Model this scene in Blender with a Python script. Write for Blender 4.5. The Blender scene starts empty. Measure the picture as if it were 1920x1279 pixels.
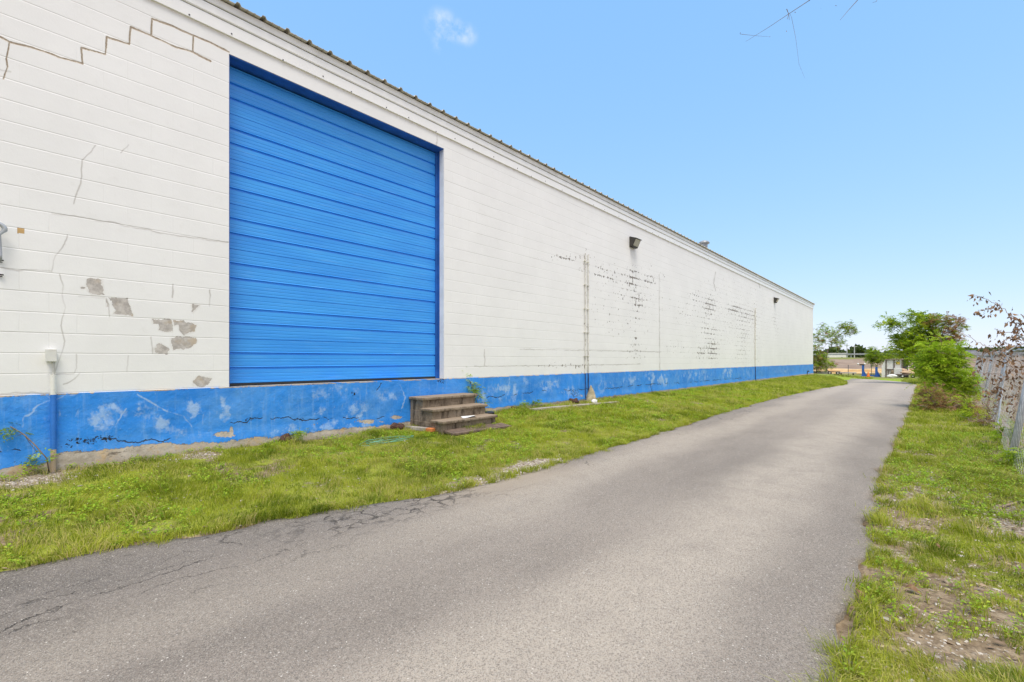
import bpy, bmesh, math, random
import numpy as np
from mathutils import Vector, Matrix
random.seed(7); RNG = np.random.default_rng(11)
SC = bpy.context.scene; COL = SC.collection
# ------------------------------------------------------------------ camera, sky, sun
FPX = 845.0; HOR = 675.0; H = 1.30; D = 6.52
TH = math.atan(770.0/FPX); ST, CT = math.sin(TH), math.cos(TH)
cam = bpy.data.cameras.new('camera'); co = bpy.data.objects.new('camera', cam); COL.objects.link(co)
co.location = (0, 0, H); co.rotation_euler = (math.pi/2, 0, TH)
cam.sensor_width = 36; cam.lens = 36*FPX/1920; cam.shift_y = (HOR-639.5)/1920
cam.clip_start = 0.05; cam.clip_end = 3000
SC.camera = co
SC.view_settings.view_transform = 'Standard'; SC.view_settings.look = 'None'
SC.view_settings.gamma = 1; SC.view_settings.exposure = 0.72
SUN_EL, SUN_AZ = math.radians(68), math.radians(132)      # azimuth clockwise from +Y
w = bpy.data.worlds.new('World'); SC.world = w; w.use_nodes = True
def build_world():
    nt = w.node_tree; N = nt.nodes; L = nt.links; N.clear()
    out = N.new('ShaderNodeOutputWorld'); bg = N.new('ShaderNodeBackground')
    sky = N.new('ShaderNodeTexSky'); sky.sky_type = 'NISHITA'; sky.sun_disc = False
    sky.sun_elevation = SUN_EL; sky.sun_rotation = SUN_AZ
    sky.air_density = 1.0; sky.dust_density = 0.4; sky.ozone_density = 1.6
    bg.inputs['Strength'].default_value = 0.14
    # thin cirrus wisp: a direction mask times noise
    tc = N.new('ShaderNodeTexCoord'); nz = N.new('ShaderNodeTexNoise')
    nz.inputs['Scale'].default_value = 16; nz.inputs['Detail'].default_value = 7; nz.inputs['Roughness'].default_value = .62
    L.new(tc.outputs['Generated'], nz.inputs['Vector'])
    total = None
    for (px, py, r) in ((822, 46, .021), (838, 52, .022), (858, 60, .016), (878, 66, .015), (826, 84, .014)):
        u = (px-960)/FPX; v = (HOR-py)/FPX
        d = Vector((-ST+CT*u, CT+ST*u, v)).normalized()
        dist = N.new('ShaderNodeVectorMath'); dist.operation = 'DISTANCE'
        L.new(tc.outputs['Generated'], dist.inputs[0]); dist.inputs[1].default_value = d
        mr = N.new('ShaderNodeMapRange'); mr.interpolation_type = 'SMOOTHSTEP'
        mr.inputs['From Min'].default_value = r*1.5; mr.inputs['From Max'].default_value = 0
        L.new(dist.outputs['Value'], mr.inputs['Value'])
        if total is None: total = mr.outputs[0]
        else:
            a = N.new('ShaderNodeMath'); a.operation = 'ADD'; a.use_clamp = True
            L.new(total, a.inputs[0]); L.new(mr.outputs[0], a.inputs[1]); total = a.outputs[0]
    m2 = N.new('ShaderNodeMapRange'); m2.inputs['From Min'].default_value = .40; m2.inputs['From Max'].default_value = .72
    L.new(nz.outputs['Fac'], m2.inputs['Value'])
    mul = N.new('ShaderNodeMath'); mul.operation = 'MULTIPLY'; L.new(total, mul.inputs[0]); L.new(m2.outputs[0], mul.inputs[1])
    mix = N.new('ShaderNodeMix'); mix.data_type = 'RGBA'
    # open sky: soften the model's steep gradient towards the horizon
    sep = N.new('ShaderNodeSeparateColor'); L.new(sky.outputs[0], sep.inputs[0]); com = N.new('ShaderNodeCombineColor')
    for i, (k, p) in enumerate(((1.26, .62), (2.07, .38), (3.74, .15))):
        a = N.new('ShaderNodeMath'); a.operation = 'POWER'; L.new(sep.outputs[i], a.inputs[0]); a.inputs[1].default_value = p
        c = N.new('ShaderNodeMath'); c.operation = 'MULTIPLY'; L.new(a.outputs[0], c.inputs[0]); c.inputs[1].default_value = k; L.new(c.outputs[0], com.inputs[i])
    # unseen cloud added overhead and behind the camera to neutralise the blue light
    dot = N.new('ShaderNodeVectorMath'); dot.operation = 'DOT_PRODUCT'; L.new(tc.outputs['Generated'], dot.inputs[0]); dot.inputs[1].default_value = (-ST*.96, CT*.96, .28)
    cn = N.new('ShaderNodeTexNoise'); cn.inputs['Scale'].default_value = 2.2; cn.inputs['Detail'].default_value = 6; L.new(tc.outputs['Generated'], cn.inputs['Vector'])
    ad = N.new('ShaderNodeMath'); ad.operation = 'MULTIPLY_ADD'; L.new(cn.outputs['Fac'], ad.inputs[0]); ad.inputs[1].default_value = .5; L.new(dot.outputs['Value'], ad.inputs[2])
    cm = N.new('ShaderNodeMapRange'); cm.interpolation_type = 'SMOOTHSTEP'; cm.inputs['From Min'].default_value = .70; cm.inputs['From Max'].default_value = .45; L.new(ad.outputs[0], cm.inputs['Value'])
    cl = N.new('ShaderNodeMix'); cl.data_type = 'RGBA'; L.new(cm.outputs[0], cl.inputs['Factor']); L.new(com.outputs[0], cl.inputs['A']); cl.inputs['B'].default_value = (FILL_CLOUD[0], FILL_CLOUD[1], FILL_CLOUD[2], 1)
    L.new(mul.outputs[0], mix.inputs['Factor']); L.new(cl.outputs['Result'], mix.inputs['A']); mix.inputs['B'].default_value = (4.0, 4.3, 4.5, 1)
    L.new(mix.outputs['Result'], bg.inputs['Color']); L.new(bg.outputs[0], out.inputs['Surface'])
FILL_CLOUD = (4.15, 4.25, 4.7)
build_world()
sl = bpy.data.lights.new('sun', 'SUN'); sl.energy = 1.95; sl.angle = math.radians(24); sl.color = (1.0, .92, .81)
so = bpy.data.objects.new('sun', sl); COL.objects.link(so)
sd = Vector((math.sin(SUN_AZ)*math.cos(SUN_EL), math.cos(SUN_AZ)*math.cos(SUN_EL), math.sin(SUN_EL)))
so.rotation_euler = sd.to_track_quat('Z', 'Y').to_euler(); so.location = (10, 5, 20)

# ------------------------------------------------------------------ measuring helpers (real points seen at photo pixels)
def wallpt(px, py, x=-D):
    u = (px-960)/FPX; t = x/(-ST+CT*u)
    return (x, t*(CT+ST*u), H+(HOR-py)/FPX*t)
def groundpt(px, py, z=0.0):
    t = (H-z)*FPX/(py-HOR); u = (px-960)/FPX
    return (t*(-ST+CT*u), t*(CT+ST*u), z)
def atdepth(px, py, Z):
    u = (px-960)/FPX
    return np.array((Z*(-ST+CT*u), Z*(CT+ST*u), H+(HOR-py)/FPX*Z))
def depth_of(x, y): return -x*ST + y*CT
def project(x, y, z):
    Z = -x*ST+y*CT; X = x*CT+y*ST
    Z = np.where(np.abs(Z) < .2, .2, Z)
    return 960+FPX*X/Z, HOR-FPX*(z-H)/Z
# ------------------------------------------------------------------ numpy noise
def _hash(ix, iy, seed):
    n = (ix.astype(np.int64)*374761393 + iy.astype(np.int64)*668265263 + seed*1442695041) & 0xffffffff
    n = ((n ^ (n >> 13))*1274126177) & 0xffffffff
    return ((n ^ (n >> 16)) & 0xffff)/65535.0
def vnoise(x, y, seed=0):
    x = np.asarray(x, float); y = np.asarray(y, float)
    x0 = np.floor(x); y0 = np.floor(y); fx = x-x0; fy = y-y0
    fx = fx*fx*(3-2*fx); fy = fy*fy*(3-2*fy)
    a = _hash(x0, y0, seed); b = _hash(x0+1, y0, seed); c = _hash(x0, y0+1, seed); d = _hash(x0+1, y0+1, seed)
    return (a*(1-fx)+b*fx)*(1-fy)+(c*(1-fx)+d*fx)*fy
def fbm(x, y, seed=0, oct=4, rough=.5):
    s = 0; a = 1; t = 0
    for o in range(oct):
        s = s+a*vnoise(x*2**o+17*o, y*2**o-9*o, seed+o); t += a; a *= rough
    return s/t
def ss(a, b, x):
    t = np.clip((np.asarray(x, float)-a)/(b-a), 0, 1); return t*t*(3-2*t)
def in_poly(px, py, poly):
    r = np.zeros(np.shape(px), bool); n = len(poly)
    for i in range(n):
        x1, y1 = poly[i]; x2, y2 = poly[(i+1) % n]
        if y1 == y2: continue
        c = ((y1 > py) != (y2 > py)) & (px < (x2-x1)*(py-y1)/(y2-y1)+x1)
        r ^= c
    return r
def line_dist(px, py, pts):
    best = np.full(np.shape(px), 1e9)
    for (x1, y1), (x2, y2) in zip(pts[:-1], pts[1:]):
        dx, dy = x2-x1, y2-y1; l = dx*dx+dy*dy+1e-9
        t = np.clip(((px-x1)*dx+(py-y1)*dy)/l, 0, 1)
        best = np.minimum(best, np.hypot(px-x1-t*dx, py-y1-t*dy))
    return best
# ------------------------------------------------------------------ object helpers
def tag(o, label=None, cat=None, group=None, kind=None):
    if label: o['label'] = label
    if cat: o['category'] = cat
    if group: o['group'] = group
    if kind: o['kind'] = kind
    return o
def empty(name, loc, label, cat, group=None):
    o = bpy.data.objects.new(name, None); COL.objects.link(o); o.location = loc; o.empty_display_size = .1
    return tag(o, label, cat, group)
def link(name, me, mats, parent=None, world=True):
    if not isinstance(mats, (list, tuple)): mats = [mats]
    for m in mats: me.materials.append(m)
    o = bpy.data.objects.new(name, me); COL.objects.link(o)
    if parent is not None:
        o.parent = parent
        if world:
            p = Vector((0, 0, 0)); q = parent
            while q is not None: p += q.location; q = q.parent
            o.location = -p
    return o
def recenter(o):
    """move a top-level mesh object's origin to its base"""
    me = o.data; n = len(me.vertices); a = np.empty(n*3); me.vertices.foreach_get('co', a); a = a.reshape(-1, 3)
    c = np.array(((a[:, 0].min()+a[:, 0].max())/2, (a[:, 1].min()+a[:, 1].max())/2, a[:, 2].min()))
    me.vertices.foreach_set('co', (a-c).ravel()); o.location = c; me.update(); return o
def np_mesh(name, verts, faces_list, smooth=False, attrs=None, matidx=None):
    """faces_list: list of int arrays, each (n,k)"""
    me = bpy.data.meshes.new(name); verts = np.asarray(verts, np.float32)
    me.vertices.add(len(verts)); me.vertices.foreach_set('co', verts.ravel())
    nl = sum(f.size for f in faces_list); npoly = sum(len(f) for f in faces_list)
    me.loops.add(nl); me.polygons.add(npoly)
    me.loops.foreach_set('vertex_index', np.concatenate([f.ravel() for f in faces_list]).astype(np.int32))
    tot = np.concatenate([np.full(len(f), f.shape[1], np.int32) for f in faces_list])
    start = np.concatenate([[0], np.cumsum(tot)[:-1]]).astype(np.int32)
    me.polygons.foreach_set('loop_start', start); me.polygons.foreach_set('loop_total', tot)
    if matidx is not None: me.polygons.foreach_set('material_index', np.asarray(matidx, np.int32))
    me.polygons.foreach_set('use_smooth', np.full(npoly, bool(smooth)))
    for k, v in (attrs or {}).items():
        at = me.attributes.new(k, 'FLOAT', 'POINT'); at.data.foreach_set('value', np.asarray(v, np.float32).ravel())
    me.update(); me.validate(verbose=False); return me
def grid_faces(nu, nv):
    i = np.arange(nu-1)[:, None]*nv+np.arange(nv-1)[None, :]
    return np.stack([i, i+nv, i+nv+1, i+1], -1).reshape(-1, 4)
class MB:
    """collects shapes and links them as ONE mesh"""
    def __init__(s): s.v = []; s.f = []; s.m = []; s.n = 0; s.cur = 0
    def add(s, vs, fs):
        for v in vs: s.v.append(tuple(v))
        for f in fs: s.f.append(tuple(i+s.n for i in f)); s.m.append(s.cur)
        s.n += len(vs); return s
    def box(s, a, b, bev=0.0, rot=None, org=None):
        bm = bmesh.new(); bmesh.ops.create_cube(bm, size=1)
        c = [(a[i]+b[i])/2 for i in range(3)]; d = [abs(b[i]-a[i]) for i in range(3)]
        for v in bm.verts: v.co = Vector((v.co[0]*d[0], v.co[1]*d[1], v.co[2]*d[2]))
        if bev > 0: bmesh.ops.bevel(bm, geom=bm.edges[:], offset=bev, segments=2, affect='EDGES', profile=.6)
        M = Matrix.Translation(c)
        if rot is not None: M = Matrix.Translation(c) @ rot.to_4x4()
        bm.transform(M); s.bm(bm); return s
    def bm(s, bm):
        bm.verts.ensure_lookup_table(); bm.verts.index_update()
        s.add([v.co[:] for v in bm.verts], [[v.index for v in f.verts] for f in bm.faces]); bm.free(); return s
    def tube(s, pts, r, seg=8, cap=True):
        pts = [Vector(p) for p in pts]; rs = r if isinstance(r, (list, tuple)) else [r]*len(pts)
        vs = []; fs = []; up = None
        for i, p in enumerate(pts):
            t = (pts[min(i+1, len(pts)-1)]-pts[max(i-1, 0)]).normalized()
            if up is None: up = t.orthogonal().normalized()
            up = (up-t*up.dot(t)); up = up.normalized() if up.length > 1e-6 else t.orthogonal().normalized()
            b = t.cross(up)
            for k in range(seg):
                a = 2*math.pi*k/seg; vs.append(p+(up*math.cos(a)+b*math.sin(a))*rs[i])
        for i in range(len(pts)-1):
            for k in range(seg):
                fs.append((i*seg+k, i*seg+(k+1) % seg, (i+1)*seg+(k+1) % seg, (i+1)*seg+k))
        if cap: fs.append(tuple(range(seg))[::-1]); fs.append(tuple((len(pts)-1)*seg+k for k in range(seg)))
        return s.add(vs, fs)
    def lathe(s, prof, c, seg=20):
        vs = []; fs = []
        for (r, z) in prof:
            for k in range(seg):
                a = 2*math.pi*k/seg; vs.append((c[0]+r*math.cos(a), c[1]+r*math.sin(a), c[2]+z))
        for i in range(len(prof)-1):
            for k in range(seg): fs.append((i*seg+k, i*seg+(k+1) % seg, (i+1)*seg+(k+1) % seg, (i+1)*seg+k))
        fs.append(tuple(range(seg))[::-1]); fs.append(tuple((len(prof)-1)*seg+k for k in range(seg)))
        return s.add(vs, fs)
    def prism(s, poly, axis, a, b):
        """extrude a 2D polygon along axis 0/1/2 from a to b"""
        o = [i for i in range(3) if i != axis]; n = len(poly); vs = []
        for h in (a, b):
            for p in poly:
                v = [0, 0, 0]; v[axis] = h; v[o[0]] = p[0]; v[o[1]] = p[1]; vs.append(v)
        fs = [tuple(range(n))[::-1], tuple(range(n, 2*n))]+[(i, (i+1) % n, n+(i+1) % n, n+i) for i in range(n)]
        return s.add(vs, fs)
    def blob(s, c, r, seed=0, sub=2, amp=.25):
        bm = bmesh.new(); bmesh.ops.create_icosphere(bm, subdivisions=sub, radius=1)
        rr = random.Random(seed); ph = [rr.uniform(0, 6) for _ in range(6)]
        for v in bm.verts:
            p = v.co; k = 1+amp*(math.sin(3*p.x+ph[0])*math.sin(2.6*p.y+ph[1])+.6*math.sin(5*p.z+ph[2]+3*p.x)+.4*math.sin(7*p.y+ph[3]))
            v.co = Vector((c[0]+p.x*r[0]*k, c[1]+p.y*r[1]*k, c[2]+p.z*r[2]*k))
        return s.bm(bm)
    def build(s, name, mats, parent=None, smooth=False, fix=True):
        me = bpy.data.meshes.new(name); me.from_pydata(s.v, [], s.f)
        me.polygons.foreach_set('material_index', s.m)
        if fix:
            bm = bmesh.new(); bm.from_mesh(me); bmesh.ops.recalc_face_normals(bm, faces=bm.faces[:]); bm.to_mesh(me); bm.free()
        if smooth: me.polygons.foreach_set('use_smooth', [True]*len(me.polygons))
        me.update(); o = link(name, me, mats, parent)
        if parent is None: recenter(o)
        return o
# ------------------------------------------------------------------ material helpers
class NT:
    def __init__(s, name):
        s.mat = bpy.data.materials.new(name); s.mat.use_nodes = True; s.t = s.mat.node_tree; s.n = s.t.nodes; s.l = s.t.links
        s.n.clear(); s.out = s.n.new('ShaderNodeOutputMaterial'); s.b = s.n.new('ShaderNodeBsdfPrincipled')
        s.l.new(s.b.outputs[0], s.out.inputs['Surface']); s.tc = s.n.new('ShaderNodeTexCoord'); s.P = s.tc.outputs['Object']
        s.geo = s.n.new('ShaderNodeNewGeometry'); s.W = s.geo.outputs['Position']
    def inp(s, sock, v):
        if isinstance(v, bpy.types.NodeSocket): s.l.new(v, sock)
        elif v is not None:
            if isinstance(v, (tuple, list)) and len(v) == 3 and sock.type == 'RGBA': v = (*v, 1)
            sock.default_value = v
    def m(s, op, a, b=None, c=None, clamp=False):
        n = s.n.new('ShaderNodeMath'); n.operation = op; n.use_clamp = clamp
        s.inp(n.inputs[0], a); s.inp(n.inputs[1], b); s.inp(n.inputs[2], c); return n.outputs[0]
    def add(s, a, b): return s.m('ADD', a, b)
    def sub(s, a, b): return s.m('SUBTRACT', a, b)
    def mul(s, a, b, clamp=False): return s.m('MULTIPLY', a, b, clamp=clamp)
    def mx(s, a, b): return s.m('MAXIMUM', a, b)
    def mn(s, a, b): return s.m('MINIMUM', a, b)
    def rng(s, v, a, b, c=0.0, d=1.0, smooth=True):
        n = s.n.new('ShaderNodeMapRange'); n.interpolation_type = 'SMOOTHSTEP' if smooth else 'LINEAR'
        s.inp(n.inputs['Value'], v)
        for k, x in zip(('From Min', 'From Max', 'To Min', 'To Max'), (a, b, c, d)): s.inp(n.inputs[k], x)
        return n.outputs[0]
    def noise(s, scale, detail=4, rough=.55, vec=None, dist=0.0, color=False):
        n = s.n.new('ShaderNodeTexNoise'); n.inputs['Scale'].default_value = scale; n.inputs['Detail'].default_value = detail
        n.inputs['Roughness'].default_value = rough; n.inputs['Distortion'].default_value = dist
        s.l.new(vec if vec is not None else s.W, n.inputs['Vector']); return n.outputs['Color' if color else 'Fac']
    def vor(s, scale, feature='F1', out='Distance', vec=None, rand=1.0):
        n = s.n.new('ShaderNodeTexVoronoi'); n.feature = feature; n.inputs['Scale'].default_value = scale
        n.inputs['Randomness'].default_value = rand
        s.l.new(vec if vec is not None else s.W, n.inputs['Vector']); return n.outputs[out]
    def xyz(s, vec=None):
        n = s.n.new('ShaderNodeSeparateXYZ'); s.l.new(vec if vec is not None else s.W, n.inputs[0]); return n.outputs
    def comb(s, x, y, z):
        n = s.n.new('ShaderNodeCombineXYZ'); s.inp(n.inputs[0], x); s.inp(n.inputs[1], y); s.inp(n.inputs[2], z); return n.outputs[0]
    def scalev(s, v3, vec=None):
        n = s.n.new('ShaderNodeVectorMath'); n.operation = 'MULTIPLY'; s.l.new(vec if vec is not None else s.W, n.inputs[0])
        n.inputs[1].default_value = v3; return n.outputs[0]
    def addv(s, a, b):
        n = s.n.new('ShaderNodeVectorMath'); n.operation = 'ADD'; s.l.new(a, n.inputs[0]); s.l.new(b, n.inputs[1]); return n.outputs[0]
    def mix(s, f, a, b, mode='MIX'):
        n = s.n.new('ShaderNodeMix'); n.data_type = 'RGBA'; n.blend_type = mode
        s.inp(n.inputs['Factor'], f)
        s.inp(n.inputs['A'], a); s.inp(n.inputs['B'], b); return n.outputs['Result']
    def attr(s, name):
        n = s.n.new('ShaderNodeAttribute'); n.attribute_name = name; return n.outputs['Fac']
    def ramp(s, v, stops):
        n = s.n.new('ShaderNodeValToRGB'); s.l.new(v, n.inputs[0]); e = n.color_ramp.elements
        while len(e) < len(stops): e.new(.5)
        for el, (p, c) in zip(e, stops): el.position = p; el.color = (*c, 1)
        return n.outputs[0]
    def bump(s, h, dist=.01, strength=1.0, normal=None):
        n = s.n.new('ShaderNodeBump'); n.inputs['Distance'].default_value = dist; s.inp(n.inputs['Strength'], strength)
        s.l.new(h, n.inputs['Height'])
        if normal is not None: s.l.new(normal, n.inputs['Normal'])
        return n.outputs[0]
    def done(s, color=None, rough=.7, normal=None, metal=None, spec=None):
        s.inp(s.b.inputs['Base Color'], color); s.inp(s.b.inputs['Roughness'], rough)
        if normal is not None: s.l.new(normal, s.b.inputs['Normal'])
        if metal is not None: s.inp(s.b.inputs['Metallic'], metal)
        if spec is not None: s.inp(s.b.inputs['Specular IOR Level'], spec)
        return s.mat
def plain(name, c, rough=.7, metal=0, var=.25, scale=6, bump=.002, dirt=None):
    s = NT(name); n = s.noise(scale, 6, .6); n2 = s.noise(scale*9, 3, .6)
    lo = tuple(x*(1-var) for x in c); hi = tuple(min(1, x*(1+var*.7)) for x in c)
    col = s.mix(s.rng(n, .3, .7), lo, hi)
    if dirt: col = s.mix(s.rng(s.noise(scale*2.3, 6, .65), .52, .68, 0, .8), col, dirt)
    return s.done(col, rough, s.bump(n2, bump, .6), metal)
COURSE = .2032; Z0 = .961; Y0J = wallpt(239, 690)[1]
def mat_wall():
    s = NT('painted_block_white'); x, y, z = s.xyz()
    warp = s.noise(2.2, 3, .5)
    zz = s.add(z, s.mul(s.sub(warp, .5), .006))
    v = s.m('DIVIDE', s.sub(zz, Z0), COURSE); row = s.m('FLOOR', v); fv = s.sub(v, row)
    dh = s.mul(s.mn(fv, s.sub(1, fv)), COURSE)
    par = s.m('MODULO', s.add(row, 100), 2.0)                  # row 1 -> 1
    u = s.add(s.m('DIVIDE', s.sub(y, Y0J), .4064), s.mul(s.sub(1, par), .5)); col_i = s.m('FLOOR', s.add(u, 1000)); fu = s.sub(s.add(u, 1000), col_i)
    dv = s.mul(s.mn(fu, s.sub(1, fu)), .4064)
    keep = s.sub(1, s.attr('smooth'))
    n1 = s.noise(1.3, 4, .6); n2 = s.noise(9, 5, .6); n3 = s.noise(70, 3, .6); nl = s.noise(1.0, 4, .6, vec=s.scalev((1, .9, 5)))
    gh = s.mul(s.rng(dh, .0015, .008, 1, 0), keep)
    gv = s.mul(s.mul(s.rng(dv, .001, .0065, 1, 0), keep), s.rng(n1, .44, .70, .04, .6))
    groove = s.mx(gh, gv)
    peel = s.attr('peel'); crack = s.attr('crack'); speck = s.attr('speck')
    jl = s.mx(s.rng(dh, .003, .022, 1, 0), s.mul(s.rng(dv, .002, .012, 1, 0), .8))
    # flaked paint along the joints
    big = s.noise(3.4, 6, .72); fine = s.noise(26, 5, .7)
    fl = s.mul(s.rng(s.add(s.mul(fine, .55), s.mul(big, .45)), .50, .58), 1.0)
    jw = s.mx(s.rng(dh, .004, .045, 1, 0), s.mul(s.rng(dv, .004, .035, 1, 0), .85)); f10 = s.noise(9.5, 6, .72)
    flake = s.m('GREATER_THAN', s.add(f10, s.mul(speck, s.add(.055, s.mul(jw, .16)))), .655)
    flake = s.mul(flake, s.m('GREATER_THAN', speck, .08))
    edge = s.noise(45, 4, .7)
    pk = s.rng(s.add(peel, s.mul(s.sub(edge, .5), .5)), .47, .53)
    ck = s.rng(s.add(crack, s.mul(s.sub(edge, .5), .7)), .45, .75)
    tan = s.rng(crack, .12, .6)
    paint = s.mix(s.rng(n1, .3, .72), (.825, .825, .815), (.87, .87, .86))
    paint = s.mix(s.rng(n2, .58, .78, 0, .22), paint, (.69, .68, .655))
    bl = s.noise(.9, 2, .5, vec=s.addv(s.comb(0, s.mul(col_i, 3.17), s.mul(row, 7.3)), s.comb(0, 0, 0)))
    paint = s.mix(s.rng(bl, .3, .75, 0, .10), paint, (.74, .745, .74))
    paint = s.mix(s.mul(gh, s.rng(nl, .42, .72, .06, .5)), paint, (.42, .41, .38))
    paint = s.mix(s.mul(gv, .24), paint, (.5, .49, .46))
    shade_tint = s.attr('shade_tint')
    paint = s.mix(s.mul(shade_tint, s.rng(n2, .3, .7, .4, 1)), paint, (.56, .50, .42))
    bare = s.mix(s.rng(s.noise(16, 6, .7), .35, .65), (.40, .37, .345), (.60, .565, .53))
    bare = s.mix(s.rng(s.noise(5, 4, .6), .52, .68, 0, .7), bare, (.52, .42, .30))
    bare = s.mix(s.mul(groove, .6), bare, (.30, .28, .26))
    brown = s.attr('brown')
    bare = s.mix(brown, bare, s.mix(s.rng(z, 2.655, 2.665), (.55, .36, .16), (.22, .17, .10)))
    c = s.mix(s.mul(tan, .6), paint, (.66, .55, .40))
    c = s.mix(s.mul(ck, s.rng(edge, .3, .7, .6, 1)), c, (.27, .205, .14))
    c = s.mix(s.mul(s.attr('hair'), .62), c, (.36, .335, .30))
    c = s.mix(pk, c, bare)
    dark = s.mix(s.rng(fine, .45, .6), (.17, .155, .14), (.36, .31, .27))
    c = s.mix(flake, c, dark)
    h = s.sub(s.sub(s.sub(s.add(s.mul(n3, .10), s.mul(n2, .30)), s.mul(groove, .40)), s.mul(pk, 1.5)), s.mul(s.mx(ck, flake), .9))
    return s.done(c, s.add(.5, s.mul(pk, .35)), s.bump(h, .006, .8), spec=.3)
def mat_band():
    s = NT('painted_foundation_blue'); x, y, z = s.xyz()
    n1 = s.noise(1.1, 5, .6); n2 = s.noise(7, 6, .68); n3 = s.noise(40, 4, .65); st = s.noise(6, 6, .7, vec=s.scalev((1, 1.6, .45)))
    base = s.mix(s.rng(n1, .32, .68), (.022, .225, .72), (.034, .285, .85))
    base = s.mix(s.rng(n2, .5, .75, 0, .45), base, (.06, .30, .86))
    scuff = s.attr('scuff'); bare = s.attr('bare'); crack = s.attr('crack'); flake = s.attr('flake')
    sc = s.mul(s.rng(s.add(s.mul(s.add(s.mul(st, .5), s.mul(n3, .5)), .9), s.mul(scuff, .45)), .50, .88), s.rng(scuff, .02, .45))
    chalk = s.rng(s.noise(1.9, 7, .7, vec=s.scalev((1, 1, 1.5)), dist=.6), .42, .68); vs_ = s.rng(s.noise(7, 6, .7, vec=s.scalev((1, 2.4, .22))), .50, .72)
    base = s.mix(s.mul(chalk, .55), base, (.12, .36, .78)); base = s.mix(s.mul(vs_, .34), base, (.26, .48, .80))
    base = s.mix(s.mul(s.rng(n3, .62, .74), .35), base, (.35, .52, .78)); base = s.mix(s.mul(s.rng(n2, .40, .25), .4), base, (.012, .10, .42))
    base = s.mix(s.mul(sc, .62), base, (.48, .64, .84))
    wisp = s.rng(s.noise(3.2, 8, .75, vec=s.scalev((1, 2.2, .8)), dist=1.2), .60, .70)
    base = s.mix(s.mul(wisp, .42), base, (.40, .55, .76))
    conc = s.mix(s.rng(n2, .35, .65), (.36, .31, .25), (.55, .50, .43))
    conc = s.mix(s.rng(s.noise(3.5, 6, .75), .50, .64, 0, .9), conc, (.50, .36, .20)); conc = s.mix(s.rng(s.noise(8, 6, .75, vec=s.scalev((1, .5, 1.6))), .56, .64, 0, .85), conc, (.16, .13, .10))
    conc = s.mix(s.rng(n3, .6, .72, 0, .8), conc, (.12, .10, .08))
    eb = s.add(bare, s.mul(s.sub(s.add(s.mul(n2, .6), s.mul(n3, .4)), .5), 1.5))
    bk = s.rng(eb, .48, .56)
    ck = s.rng(s.add(crack, s.mul(s.sub(n3, .5), .9)), .5, .8)
    fk = s.m('GREATER_THAN', s.mul(flake, s.rng(s.noise(30, 5, .75), .46, .60)), .40)
    c = s.mix(bk, base, conc); c = s.mix(s.mul(ck, .9), c, (.035, .04, .05)); c = s.mix(fk, c, (.02, .022, .028))
    foot_dark = s.attr('foot_dark'); c = s.mix(s.mul(foot_dark, s.rng(s.add(n2, s.mul(n3, .3)), .5, .75)), c, (.05, .05, .04))
    h = s.sub(s.sub(s.add(s.mul(n2, .6), s.mul(n3, .25)), s.mul(ck, .9)), s.mul(bk, .35))
    return s.done(c, .55, s.bump(h, .014, .9), spec=.3)
def mat_door():
    s = NT('door_blue_enamel'); x, y, z = s.xyz()
    n = s.noise(1.2, 5, .6, vec=s.scalev((1, .5, 3))); st = s.noise(5, 5, .7, vec=s.scalev((1, .35, 8)))
    c = s.mix(s.rng(n, .3, .7), (.030, .30, .86), (.048, .37, .93))
    c = s.mix(s.rng(st, .54, .78, 0, .45), c, (.20, .50, .92))
    return s.done(c, s.rng(n, .3, .7, .36, .5), s.bump(s.noise(3, 3, .5, vec=s.scalev((1, .6, 4))), .004, .5), spec=.5)
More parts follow.
